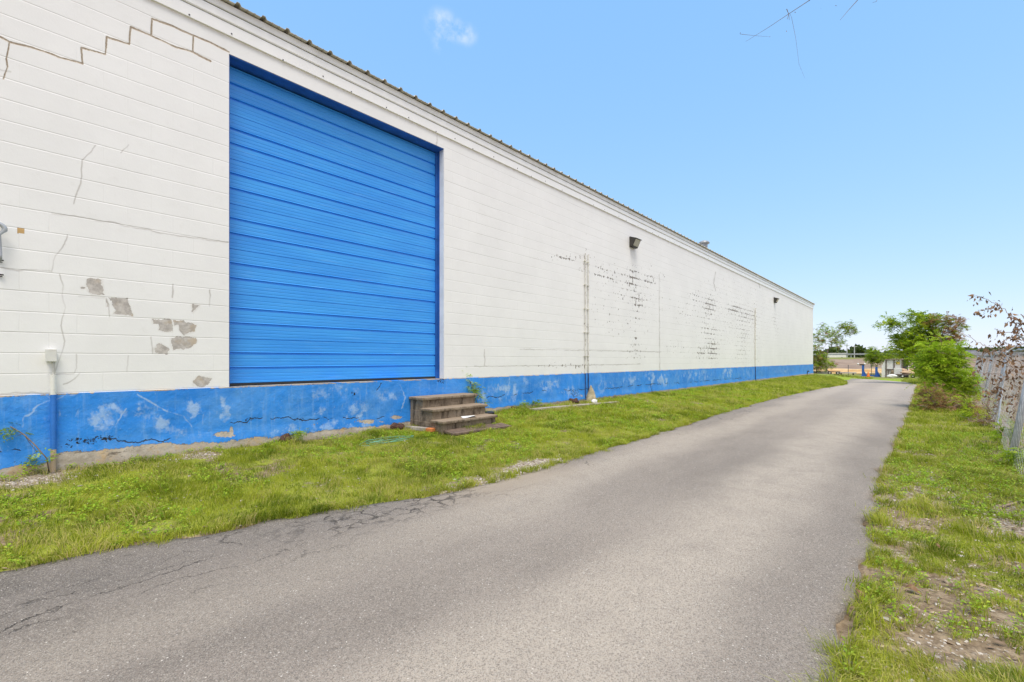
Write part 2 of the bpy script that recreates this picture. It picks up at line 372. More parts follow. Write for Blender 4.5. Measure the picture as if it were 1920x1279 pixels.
def mat_asphalt():
    s = NT('worn_asphalt'); x, y, z = s.xyz()
    P = s.W
    a1 = s.vor(185, out='Color'); sep = s.n.new('ShaderNodeSeparateColor'); s.l.new(a1, sep.inputs[0])
    a2 = s.vor(300, out='Color'); sep2 = s.n.new('ShaderNodeSeparateColor'); s.l.new(a2, sep2.inputs[0])
    d1 = s.vor(185); n0 = s.noise(.55, 4, .6, vec=s.scalev((1.3, .45, 1))); n1 = s.noise(3.0, 6, .65); n2 = s.noise(30, 4, .65)
    wob = s.mul(s.sub(s.noise(.5, 3, .5), .5), .8)
    xx = s.add(x, wob)
    tr = s.mx(s.rng(s.m('ABSOLUTE', s.add(xx, 1.15)), .1, .62, 1, 0), s.mul(s.rng(s.m('ABSOLUTE', s.add(xx, 2.75)), .1, .5, 1, 0), .8))
    far = s.rng(y, 5, 26)
    base = s.mix(s.rng(n0, .35, .68), (.245, .218, .197), (.375, .334, .300))
    base = s.mix(s.mul(tr, s.rng(n1, .3, .6, .6, 1)), base, (.50, .45, .395))
    base = s.mix(s.mul(far, .7), base, (.38, .352, .338))
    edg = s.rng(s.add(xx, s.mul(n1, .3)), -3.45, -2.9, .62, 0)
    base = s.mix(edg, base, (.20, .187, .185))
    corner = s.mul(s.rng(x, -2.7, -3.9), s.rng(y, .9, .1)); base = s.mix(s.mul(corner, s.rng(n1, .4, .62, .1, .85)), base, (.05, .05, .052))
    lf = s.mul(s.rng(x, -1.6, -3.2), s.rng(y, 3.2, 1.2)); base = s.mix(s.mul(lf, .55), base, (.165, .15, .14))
    base = s.mix(s.rng(n1, .58, .8, 0, .3), base, (.19, .18, .172))
    spk = sep.outputs[0]
    amt = s.rng(y, 12, 30, 1, .3)
    c = s.mix(s.mul(s.rng(spk, .60, .95, 0, .42), amt), base, (.52, .50, .465))
    c = s.mix(s.mul(s.rng(sep.outputs[1], .60, .95, 0, .50), amt), c, (.085, .08, .076))
    c = s.mix(s.mul(s.rng(sep2.outputs[0], .55, 1, 0, .40), amt), c, (.50, .47, .44))
    c = s.mix(s.mul(s.rng(sep2.outputs[1], .5, 1, 0, .40), amt), c, (.08, .075, .07))
    c = s.mix(s.mul(s.m('GREATER_THAN', sep.outputs[2], .996), .8), c, (.75, .73, .70))
    # sand washed on at the left edge
    sand = s.mul(s.rng(s.m('ABSOLUTE', s.sub(y, 3.6)), .2, 1.5, 1, 0), s.rng(x, -2.6, -3.3)); c = s.mix(s.mul(sand, .7), c, (.44, .38, .31))
    # cracks
    wv = s.addv(P, s.scalev((.45, .45, .45), s.noise(2.2, 6, .7, color=True)))
    e1 = s.vor(1.5, 'DISTANCE_TO_EDGE', vec=s.scalev((2.0, .42, 0), wv)); e2 = s.vor(8, 'DISTANCE_TO_EDGE', vec=s.scalev((1, .7, 0), wv))
    z1 = s.mul(s.rng(s.add(x, s.mul(n0, .6)), -2.35, -2.9), s.rng(n1, .35, .52)); c1 = s.mul(s.mul(s.rng(e1, .002, .009, 1, 0), z1), s.rng(s.noise(1.1, 4, .7), .42, .56))
    z2 = s.mul(s.mul(s.rng(x, -2.9, -3.25), s.rng(s.m('ABSOLUTE', s.sub(y, 2.2)), .3, 1.3, 1, 0)), s.rng(n1, .38, .55))
    c2 = s.mul(s.rng(e2, .015, .07, 1, 0), z2)
    e3 = s.vor(1.1, 'DISTANCE_TO_EDGE', vec=s.scalev((1.5, .8, 0), wv)); c3 = s.mul(s.mul(s.rng(e3, .002, .007, 1, 0), s.rng(s.noise(.8, 4, .7), .54, .64)), .20)
    ck = s.mx(s.mx(c1, c2), c3)
    c = s.mix(s.mul(ck, .85), c, (.045, .042, .04))
    h = s.add(s.sub(s.mul(s.sub(1, d1), .7), s.mul(ck, 2)), s.add(s.mul(n2, .4), s.mul(spk, .5)))
    c = s.mix(1.0, c, (1.0, .962, .895), 'MULTIPLY')
    return s.done(c, .88, s.bump(h, .005, s.mul(amt, .9)), spec=.25)
def mat_ground():
    s = NT('verge_ground'); x, y, z = s.xyz()
    g = s.attr('grassy'); oc = s.attr('ochre'); br = s.attr('brown'); gr = s.attr('gravel')
    n1 = s.noise(1.7, 6, .65); n2 = s.noise(11, 6, .7); n3 = s.noise(60, 4, .7)
    stn = s.vor(62, out='Color'); sp = s.n.new('ShaderNodeSeparateColor'); s.l.new(stn, sp.inputs[0]); sdist = s.vor(62)
    soil = s.mix(s.rng(n2, .35, .65), (.20, .145, .09), (.36, .28, .19))
    soil = s.mix(s.rng(n1, .5, .7, 0, .6), soil, (.42, .34, .25))
    stone = s.mix(sp.outputs[0], (.30, .25, .20), (.62, .56, .48))
    soil = s.mix(s.mul(s.rng(s.add(s.mul(sp.outputs[1], .5), s.mul(gr, .75)), .62, .80), s.rng(sdist, .5, .75, 1, 0)), soil, stone)
    green = s.mix(s.rng(n2, .3, .7), (.17, .20, .03), (.30, .34, .045))
    green = s.mix(s.rng(n3, .5, .7, 0, .6), green, (.20, .18, .07))
    far = s.rng(y, 9, 20)
    gfar = s.mix(s.rng(s.noise(2.5, 6, .7), .3, .7), (.22, .33, .02), (.31, .42, .03))
    green = s.mix(s.mul(far, .8), green, gfar); green = s.mix(s.mul(s.rng(y, 40, 50), s.rng(s.noise(.9, 5, .7), .3, .6, .45, .95)), green, (.20, .19, .07))
    gm = s.rng(s.add(g, s.mul(s.sub(s.add(s.mul(n2, .5), s.mul(n1, .5)), .5), 1.4)), .42, .62)
    soil = s.mix(s.rng(s.noise(24, 6, .75), .45, .62, 0, .75), soil, (.13, .095, .06)); c = s.mix(gm, soil, green)
    ochre = s.mix(s.rng(s.noise(.7, 6, .7, vec=s.scalev((1, 1, 4))), .35, .65), (.48, .27, .10), (.72, .52, .27))
    c = s.mix(oc, c, ochre)
    brown = s.mix(s.rng(s.noise(.35, 7, .7, vec=s.scalev((.6, 1.6, 1))), .35, .65), (.20, .14, .105), (.36, .27, .20))
    brown = s.mix(s.rng(s.noise(.9, 6, .7), .58, .72, 0, .6), brown, (.45, .38, .31))
    c = s.mix(s.rng(s.add(br, s.mul(s.sub(n1, .5), .6)), .4, .6), c, brown)
    h = s.add(s.mul(n2, .5), s.add(s.mul(n3, .3), s.mul(s.sub(1, sdist), s.mul(gr, .8))))
    return s.done(c, .95, s.bump(h, .02, .8), spec=.15)
def mat_leaf(name, c1, c2, c3=None, trans=.35, rough=.5):
    s = NT(name); t = s.attr('tint')
    c = s.mix(s.rng(t, 0, .5, smooth=False), c1, c2)
    if c3: c = s.mix(s.rng(t, .5, 1.0, smooth=False), c, c3)
    s.done(c, rough, spec=.3)
    tr = s.n.new('ShaderNodeBsdfTranslucent'); s.inp(tr.inputs['Color'], s.mix(.5, c, (.25, .35, .03), 'MIX') if c1[1] > c1[0] else c)
    mx = s.n.new('ShaderNodeMixShader'); mx.inputs[0].default_value = trans
    s.l.new(s.b.outputs[0], mx.inputs[1]); s.l.new(tr.outputs[0], mx.inputs[2]); s.l.new(mx.outputs[0], s.out.inputs['Surface'])
    return s.mat
def mat_steps():
    s = NT('weathered_step_concrete'); n1 = s.noise(4, 6, .65); n2 = s.noise(28, 5, .7); st = s.noise(9, 5, .7, vec=s.scalev((1, 1, .25)))
    c = s.mix(s.rng(n1, .3, .7), (.17, .13, .09), (.30, .24, .175)); c = s.mix(s.rng(n2, .5, .72, 0, .6), c, (.38, .32, .25))
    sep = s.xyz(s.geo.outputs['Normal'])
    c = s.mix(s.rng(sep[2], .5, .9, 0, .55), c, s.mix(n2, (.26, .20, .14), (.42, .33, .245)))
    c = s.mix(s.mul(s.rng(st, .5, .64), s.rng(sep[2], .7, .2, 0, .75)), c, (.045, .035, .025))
    return s.done(c, .9, s.bump(s.add(n1, n2), .008, .8), spec=.2)
def mat_roof():
    s = NT('galvanised_roof'); n = s.noise(3, 6, .7)
    return s.done(s.mix(s.rng(n, .3, .7), (.50, .465, .41), (.66, .62, .56)), .55, s.bump(n, .002, .4), 0)
M = dict(
    wall=mat_wall(), band=mat_band(), door=mat_door(), asphalt=mat_asphalt(), ground=mat_ground(), steps=mat_steps(), roof=mat_roof(),
    trim=plain('trim_white', (.90, .90, .89), .35, 0, .03, 3, .001),
    trimgrey=plain('trim_shade_grey', (.80, .80, .79), .45, 0, .1, 3, .001),
    darkgap=plain('shadow_line_and_seam', (.06, .06, .065), .8), screw=plain('screw_steel', (.08, .08, .09), .5, .4),
    conduit=plain('conduit_grey', (.42, .45, .48), .4, .2, .15), boxw=plain('box_white', (.74, .74, .70), .4, 0, .08, 5, .001, (.6, .57, .5)),
    bluepipe=plain('pipe_blue', (.025, .17, .58), .45, 0, .2), tanpipe=plain('pipe_tan', (.52, .40, .28), .6, 0, .2),
    oldpipe=plain('pipe_old_white', (.68, .66, .60), .6, 0, .2, 6, .001, (.22, .18, .13)), black=plain('black_rubber', (.02, .02, .022), .5),
    bronze=plain('lamp_bronze', (.045, .042, .036), .5, .1), wood=plain('weathered_wood', (.42, .38, .33), .85, 0, .3, 12, .004, (.28, .22, .17)),
    plank=plain('brown_plank', (.165, .115, .085), .9, 0, .4, 9, .005, (.10, .07, .05)), brick=plain('orange_wood_end', (.58, .20, .06), .8, 0, .3),
    paper=plain('paper_white', (.82, .82, .82), .6, 0, .03), hose=plain('green_hose', (.16, .38, .25), .45, 0, .3), clay=plain('red_clay', (.09, .045, .03), .95, 0, .5, 20, .02),
    rock=plain('limestone', (.46, .39, .25), .9, 0, .3, 12, .02, (.30, .27, .18)), white=plain('white_paint', (.78, .78, .76), .5, 0, .1),
    galv=plain('galvanised_steel', (.36, .385, .41), .5, .35, .3, 8, .001), rust=plain('rusty_wire', (.30, .22, .16), .7, .2, .4, 5),
    bark=plain('bark_grey_brown', (.20, .155, .12), .9, 0, .35, 14, .006), twig=plain('twig_tan', (.34, .25, .19), .85, 0, .3, 14, .002),
    greystem=plain('stem_green', (.16, .17, .06), .8, 0, .3), shed=plain('shed_white', (.76, .76, .74), .6, 0, .15, 3, .001), shedw=plain('shed_frame', (.16, .13, .11), .8),
    shingle=plain('shed_roof_brown', (.26, .21, .17), .9, 0, .3), blue=plain('machine_blue', (.03, .12, .42), .45, 0, .2), orange=plain('cone_orange', (.80, .22, .04), .5, 0, .1),
    tarp=plain('tan_canvas', (.46, .33, .22), .8, 0, .3, 3, .01), yellow=plain('sign_yellow', (.75, .55, .08), .6), tyre=plain('tyre', (.025, .025, .027), .85), concw=plain('pale_concrete', (.60, .58, .54), .85, 0, .15, 4),
    hroof=plain('house_roof', (.16, .155, .165), .9, 0, .2, 1), hwall=plain('house_wall', (.55, .50, .45), .8, 0, .1, 1), pole=plain('pole_grey', (.55, .56, .56), .6, .2), glass=plain('lamp_glass', (.50, .49, .44), .25, 0, .15, 30, .002),
    grass=mat_leaf('grass_blade', (.15, .21, .015), (.47, .52, .035), (.62, .50, .22), .4),
    weed=mat_leaf('weed_leaf', (.19, .34, .02), (.34, .54, .03), (.52, .60, .06), .4),
    leafA=mat_leaf('leaf_green', (.12, .20, .015), (.28, .42, .025), (.48, .58, .045), .4),
    leafB=mat_leaf('leaf_bright', (.22, .40, .018), (.46, .66, .03), (.68, .76, .07), .5),
    leafR=mat_leaf('leaf_brown_red', (.26, .13, .06), (.42, .22, .11), (.24, .27, .05), .25),
    leafD=mat_leaf('leaf_dead_brown', (.13, .068, .035), (.24, .135, .07), (.36, .23, .12), .18),
    leafF=mat_leaf('leaf_far', (.035, .06, .018), (.065, .10, .025), (.10, .14, .035), .2),
)
# ------------------------------------------------------------------ terrain
YW = [wallpt(p, 700)[1] for p in (0, 250, 450, 600, 760, 945, 1100, 1240, 1524)]
ZWv = [.20, .186, .18, .155, .16, .235, .24, .20, .10]
LE = [(-4.4, -4), (-4.25, -1.5), (-4.16, -.17), (-3.98, 1.0), (-3.62, 2.2), (-3.38, 3.0), (-3.33, 4.4), (-3.5, 9.4), (-3.62, 14), (-3.65, 19.2), (-3.35, 24.3), (-2.95, 29.5), (-3.3, 33), (-4.2, 38), (-4.9, 41.4), (-7.5, 44.4), (-14, 47)]
RE = [(-.32, -4), (-.30, -1.5), (-.27, .5), (-.25, 2.2), (-.26, 3.2), (-.30, 4.4), (-.36, 6.2), (-.30, 9.4), (-.27, 14), (-.25, 19.3), (-.24, 25), (-.22, 32), (-.75, 36.5), (-2.1, 40.2), (-3.9, 43.2), (-6.2, 47.0), (-14, 50.5)]
def xl_of(y): return np.interp(y, [p[1] for p in LE[:12]], [p[0] for p in LE[:12]])
def xr_of(y): return np.interp(y, [p[1] for p in RE[:12]], [p[0] for p in RE[:12]])
ROADPOLY = LE+RE[::-1]
def base_z(y): return -.25*ss(25, 60, y)
def on_road(x, y, grow=0.0):
    return in_poly(x, y, ROADPOLY)
def gz(x, y, bumps=True):
    x = np.asarray(x, float); y = np.asarray(y, float)
    b = base_z(y); xe = xl_of(np.clip(y, -4, 29.5)); zw = np.interp(y, YW, ZWv)
    t = np.clip((xe-x)/(xe+D), 0, 1)*(1-ss(46, 56, y))
    z = b*(1-t)+zw*(t**.8)
    tr = ss(-.25, 1.2, x)*(1-ss(40, 60, y)); z = z+tr*.02
    z = z+ss(61, 65, y)*.5+ss(65, 104, y)*1.42
    z = z-ss(115, 180, y)*3.0
    if bumps:
        near = (1-ss(50, 60, y)); off = np.clip(np.maximum(xe-x, x-xr_of(np.clip(y, -4, 32)))*4, 0, 1)
        z = z+near*off*((fbm(x*2.1, y*2.1, 3, 3)-.5)*.06+(fbm(x*9, y*9, 5, 2)-.5)*.018)
        z = z+ss(58, 66, y)*(fbm(x*.25, y*.25, 8, 3)-.5)*.5*(1-ss(100, 112, y))
    return z
def gz1(x, y): return float(gz(np.array([x]), np.array([y]))[0])
def grass_mask(x, y):
    """how grassy: 0 bare, 1 full"""
    x = np.asarray(x, float); y = np.asarray(y, float)
    xe = xl_of(np.clip(y, -4, 29.5)); xr = xr_of(np.clip(y, -4, 32))
    left = (x < xe) & (x > -D-.1)
    n = fbm(x*1.3, y*1.3, 21, 4, .55); n2 = fbm(x*4, y*4, 31, 3); n3 = fbm(x*13, y*11, 37, 3, .6)
    m = np.where(left, .74+(n-.5)*.9+(n2-.5)*.7+(n3-.5)*.55, 0)
    m = np.where(left, m-.28*ss(.20, 0, x+D)*(1-ss(20, 30, y))-.05*ss(.12, 0, xe-x), m)
    # gravel spots at the left verge's edge and by the wall
    m = np.where(left, m-1.0*np.exp(-(((x+3.45)/.20)**2+((y-4.0)/.65)**2)), m)
    m = np.where(left, m-.5*np.exp(-(((x+6.2)/.22)**2+((y-.05)/.35)**2))-.4*np.exp(-(((x+6.25)/.2)**2+((y-1.3)/.5)**2)), m)
    m = np.where(left, m+.25*ss(10, 22, y), m)
    right = (x > xr)
    mr = .50+.08*ss(3.0, 2.2, y)+(n-.5)*.40+(n2-.5)*1.1+(n3-.5)*1.2+.22*ss(5.5, 7.5, y)*(1-ss(.5, 1.1, x))-.25*ss(.75, 1.3, x)
    mr = mr+.4*ss(1.0, .6, x)*ss(3.2, 2.4, y)
    mr = mr-.35*np.exp(-(((x-.02)/.14)**2+((y-2.8)/.4)**2))-.20*np.exp(-(((x-.75)/.3)**2+((y-5)/1.2)**2))
    m = np.where(right, mr*(1-ss(1.6, 2.4, x)), m)
    m = np.where((y > 33), np.where(x < 2.5, .85, .1), m)
    return np.clip(m, 0, 1)
def build_ground():
    def geo(a, b, n): return a*np.power(b/a, np.linspace(0, 1, n))
    xs = np.concatenate([-7.2-geo(.3, 500, 40)[::-1], np.arange(-7.2, 2.6, .055), 2.6+geo(.15, 500, 46)])
    ys = np.concatenate([-2.5-geo(.3, 200, 20)[::-1], np.arange(-2.5, 12, .06), np.arange(12, 30, .16), np.arange(30, 120, .6), 120+geo(1.5, 900, 24)])
    X, Y = np.meshgrid(xs, ys, indexing='ij'); Z = gz(X, Y)
    rd = on_road(X, Y); Z = np.where(rd, Z-.035, Z)
    g = grass_mask(X, Y); oc = ss(60, 62.5, Y)*(1-ss(65.5, 69, Y+3*(fbm(X*.3, Y*.3, 4)-.5)))
    br = ss(65, 68, Y)*(1-ss(92, 99, Y+8*(fbm(X*.1, Y*.1, 4)-.5))*(X < 5))
    br = np.where(X > 2.2, np.maximum(br, ss(2.2, 3.2, X)*(1-ss(100, 130, Y))), br)
    oc = np.where(X > 3, np.maximum(oc, .8*ss(24, 32, Y)*(1-ss(40, 50, Y))*(X < 60)), oc)
    g = np.where(Y > 90, .8, g)
    gr = np.clip(.25+(fbm(X*.9, Y*.9, 77, 4)-.5)*1.6, 0, 1); gr = np.where(X > -.3, gr+.12, gr)
    gr = gr+np.exp(-(((X+3.45)/.3)**2+((Y-4.0)/.9)**2))+.8*np.exp(-(((X+6.2)/.3)**2+((Y-.05)/.5)**2))+.6*np.exp(-(((X+6.25)/.25)**2+((Y-1.3)/.6)**2))
    me = np_mesh('ground', np.stack([X, Y, Z], -1).reshape(-1, 3), [grid_faces(len(xs), len(ys))], True,
                 dict(grassy=g, ochre=oc, brown=br, gravel=np.clip(gr, 0, 1)))
    o = link('ground', me, M['ground']); tag(o, 'patchy grass verge, bare soil and dirt field reaching the horizon', 'ground', kind='structure')
def build_road():
    def resample(pts, n):
        P = np.array(pts); d = np.concatenate([[0], np.cumsum(np.hypot(*np.diff(P, axis=0).T))]); return P, d
    idx = np.linspace(0, len(LE)-1, 700)
    def smooth(pts):
        P = np.array(pts); i = np.arange(len(P)); xx = np.interp(idx, i, P[:, 0]); yy = np.interp(idx, i, P[:, 1])
        k = np.ones(21)/21
        for a in (xx, yy): a[10:-10] = np.convolve(a, k, 'valid')
        return np.stack([xx, yy], -1)
    Lp, Rp = smooth(LE), smooth(RE)
    e1 = (fbm(Lp[:, 1]*2.2, Lp[:, 0]*0, 5, 4)-.5)*.30+(fbm(Lp[:, 1]*11, Lp[:, 0]*0, 9, 3)-.5)*.06
    e2 = (fbm(Rp[:, 1]*2.2, Rp[:, 0]*0, 15, 4)-.5)*.24+(fbm(Rp[:, 1]*11, Rp[:, 0]*0, 19, 3)-.5)*.06
    Lp[:, 0] += e1; Rp[:, 0] += e2
    nc = 42; t = np.linspace(0, 1, nc); V = Lp[:, None, :]*(1-t[None, :, None])+Rp[:, None, :]*t[None, :, None]
    Z = base_z(V[..., 1])+.012+.02*np.sin(np.pi*t)[None, :]+(fbm(V[..., 0]*1.2, V[..., 1]*.8, 40, 3)-.5)*.014
    P = np.concatenate([V, Z[..., None]], -1)
    Lk = P[:, :1].copy(); Lk[..., 2] -= .06; Rk = P[:, -1:].copy(); Rk[..., 2] -= .06
    P = np.concatenate([Lk, P, Rk], 1)
    me = np_mesh('road', P.reshape(-1, 3), [grid_faces(P.shape[0], P.shape[1])[:, ::-1]], True)
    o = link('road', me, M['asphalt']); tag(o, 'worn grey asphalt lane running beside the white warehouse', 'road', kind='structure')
build_ground(); build_road()
# ------------------------------------------------------------------ warehouse
YA, YB = -4.0, wallpt(1524.5, 600)[1]
DY0, DY1 = wallpt(429.5, 400)[1], wallpt(833, 400)[1]
DZ0, DZ1 = .965, H+(HOR-101)/(FPX/depth_of(-D, DY0))
FZ = H+(HOR-67.6)/(FPX/depth_of(-D, wallpt(428, 400)[1]))       # underside of the fascia
REC = .21
ware = empty('warehouse', (-D, (YA+YB)/2, .1), 'long white painted block warehouse with a blue base and a tall blue door', 'building')
CR = [[(0, 70), (18, 79), (60, 90), (110, 107), (155, 120), (152, 90), (198, 102), (200, 70), (243, 83), (245, 51), (284, 67), (285, 35), (325, 50), (360, 66), (395, 80), (430, 98)],
      [(362, 68), (362, 97)], [(284, 67), (330, 89), (362, 98), (395, 115)], [(18, 79), (12, 110), (14, 126), (6, 147)]]
CF = [[(180, 272), (155, 300), (152, 335), (140, 383)], [(126, 440), (122, 458), (102, 480), (99, 510), (0, 504)], [(113, 514), (119, 535), (117, 555), (122, 575), (113, 610), (120, 640), (114, 670), (105, 696)],
      [(144, 665), (144, 690), (138, 701), (105, 702)], [(97, 400), (190, 414), (300, 436), (428, 455)], [(148, 556), (200, 558), (206, 594)], [(325, 534), (323, 558)], [(394, 544), (394, 573)], [(284, 632), (286, 662)], [(240, 667), (239, 697)],
      [(240, 272), (228, 285)], [(0, 130), (20, 136)], [(1342, 510), (1338, 530), (1342, 545)], [(1420, 520), (1425, 540)], [(1236, 515), (1237, 700)], [(820, 252), (819, 273)],
      [(975, 655), (1095, 657), (1240, 660)], [(890, 687), (1040, 686), (1200, 683)], [(908, 655), (909, 686)], [(0, 740), (30, 735), (60, 737), (95, 738)], [(120, 722), (140, 712), (150, 700)]]
Z2 = lambda pts: [(a/4, 400+b/4) for a, b in pts]
PEELS = [Z2([(640, 545), (660, 495), (690, 482), (765, 495), (780, 610), (690, 615), (650, 570)]), Z2([(835, 680), (850, 650), (810, 632), (955, 640), (975, 710), (995, 772), (850, 755), (870, 720)]),
         Z2([(1140, 790), (1285, 798), (1290, 890), (1190, 880), (1195, 830), (1145, 825)]), Z2([(1300, 800), (1385, 810), (1470, 835), (1460, 885), (1385, 915), (1345, 880), (1340, 840), (1305, 845)]),
         Z2([(1280, 935), (1320, 928), (1460, 930), (1482, 960), (1430, 1005), (1300, 1025), (1280, 990)]), Z2([(1150, 1015), (1200, 978), (1265, 1015), (1262, 1052), (1165, 1052)]),
         Z2([(1437, 682), (1500, 685), (1450, 745)]), [(362, 715), (371, 705), (396, 710), (383, 726), (362, 722)], Z2([(612, 550), (632, 550), (630, 565), (614, 566)]), [(200, 560), (203, 573), (199, 574)]]
HOLE = [(32.5, 427), (45.5, 428), (45.5, 438), (32.5, 437.5)]
SPK = [(1065, 484, 34, 6, .9), (1097, 500, 10, 14, .6), (1128, 512, 14, 14, .9), (1150, 520, 26, 12, .75), (1186, 525, 12, 22, 1.25), (1195, 565, 12, 20, 1.1), (1215, 525, 16, 12, .9), (1165, 555, 20, 14, .55), (1192, 630, 4, 14, 1.0), (1185, 600, 26, 14, .4),
       (1190, 658, 16, 18, .6), (1330, 575, 14, 22, 1.1), (1305, 560, 12, 14, .7), (1378, 580, 16, 10, 1.2), (1400, 592, 22, 18, .9), (1395, 625, 16, 24, .7), (1330, 620, 16, 20, .8), (1335, 655, 12, 22, 1.2), (1315, 660, 10, 12, 1.0), (1390, 660, 16, 22, .6),
       (1453, 600, 6, 12, .7), (1455, 620, 5, 14, .5), (1290, 590, 22, 30, .35), (1400, 690, 20, 10, .4), (1060, 686, 60, 5, .55), (1270, 655, 30, 14, .35), (1360, 600, 70, 60, .34), (1180, 560, 60, 60, .32), (1098, 560, 4, 90, .45), (1093, 690, 6, 8, .7), (1416, 620, 5, 60, .6)]
def wall_attrs(Y, Z):
    px, py = project(np.full(Y.shape, -D), Y, Z); sc = (1730-px)/1302.0    # px per 1/147.6 m
    jx = px+(fbm(Y*18, Z*18, 60, 4, .65)-.5)*9*sc; jy = py+(fbm(Y*18, Z*18, 63, 4, .65)-.5)*7*sc
    peel = np.zeros(Y.shape)
    for i, p in enumerate(PEELS): peel = np.maximum(peel, in_poly(jx, jy, p)*1.0)
    brown = in_poly(px, py, HOLE)*1.0; peel = np.maximum(peel, brown)
    crack = np.zeros(Y.shape); kx = px+(fbm(Y*10, Z*10, 70, 3)-.5)*5*sc; ky = py+(fbm(Y*10, Z*10, 73, 3)-.5)*5*sc
    for c in CR: crack = np.maximum(crack, (.72+.5*vnoise(Y*11, Z*11, 300))*np.clip(1.12-line_dist(kx*.5+px*.5, ky*.5+py*.5, c)/2.6, 0, 1))
    hair = np.zeros(Y.shape)
    for c in CF: hair = np.maximum(hair, np.clip(1.15-line_dist(kx, ky, c)/(1.7*np.clip(sc, .6, 1)), 0, 1)*(.35+1.0*vnoise(Y*6, Z*6, 310)))
    speck = np.zeros(Y.shape)
    for (cx, cy, rx, ry, a) in SPK: speck = np.maximum(speck, a*np.exp(-(((px-cx)/rx)**2+((py-cy)/ry)**2)*.8))
    shade_tint = np.clip(.6*np.exp(-np.abs(py-(HOR-(Z*0+FZ-.02-H)*FPX/np.maximum(depth_of(-D, Y), .5)))/2.5), 0, 1)  # thin line of shade under the fascia, painted into the wall colour
    shade_tint = np.maximum(shade_tint, .35*np.exp(-((px-1188)/8)**2)*ss(462, 470, py)*ss(520, 470, py))  # mild shade beneath the near lamp, painted the same way
    for c in PEELS: shade_tint = np.maximum(shade_tint, .30*np.clip(1-line_dist(px, py, c+[c[0]])/3.5, 0, 1))  # edge shadow of the peeled paint, painted as a darker rim
    smooth = ((Z > DZ1-.01) & (Y > DY0-.02) & (Y < DY1-.1))*1.0
    return dict(peel=peel, crack=crack, hair=np.clip(hair, 0, 1), speck=speck, shade_tint=shade_tint, brown=brown, smooth=smooth)
def sheet(ys, zs, X=-D):
    Y, Z = np.meshgrid(ys, zs, indexing='ij'); P = np.stack([np.full(Y.shape, X), Y, Z], -1).reshape(-1, 3)
    return P, grid_faces(len(ys), len(zs)), Y, Z
def build_wall():
    zt = FZ+.30
    parts = []
    uni = np.linspace
    def yr(a, b, n):       # equal screen steps
        pa, pb = [project(np.array([-D]), np.array([q]), np.array([1.0]))[0][0] for q in (a, b)]
        return np.array([wallpt(p, 600)[1] for p in np.linspace(pa, pb, n)])
    ya = np.concatenate([[YA, -2, -.9], yr(-.45, DY0, 640)])
    parts.append(sheet(ya, uni(.80, zt, 760)))
    ym = yr(DY0, DY1, 260); parts.append(sheet(ym, uni(DZ1, zt, 80)))
    yb = yr(DY1, YB, 900); parts.append(sheet(yb, uni(.80, zt, 560)))
    vs = []; fs = []; at = {}; n = 0
    for P, F, Y, Z in parts:
        a = wall_attrs(Y, Z)
        for k, v in a.items(): at.setdefault(k, []).append(v.ravel())
        vs.append(P); fs.append(F+n); n += len(P)
    # jamb returns, head, far end wall, back wall (closed box)
    Xi = -D-REC-.06; W = -D-16
    q = [[(-D, DY0, .80), (-D, DY0, DZ1), (Xi, DY0, DZ1), (Xi, DY0, .80)], [(-D, DY1, DZ1), (-D, DY1, .80), (Xi, DY1, .80), (Xi, DY1, DZ1)],
         [(-D, YB, .0), (W, YB, .0), (W, YB, zt), (-D, YB, zt)], [(W, YB, 0), (W, YA, 0), (W, YA, zt), (W, YB, zt)], [(W, YA, 0), (-D, YA, 0), (-D, YA, zt), (W, YA, zt)]]
    for poly in q:
        vs.append(np.array(poly, float)); fs.append(np.array([[n, n+1, n+2, n+3]])); n += 4
        for k in at: at[k].append(np.zeros(4))
    at['smooth'][-5:] = [np.ones(4)]*5
    me = np_mesh('wall', np.concatenate(vs), [np.concatenate(fs)], False, {k: np.concatenate(v) for k, v in at.items()})
    link('wall', me, M['wall'], ware)
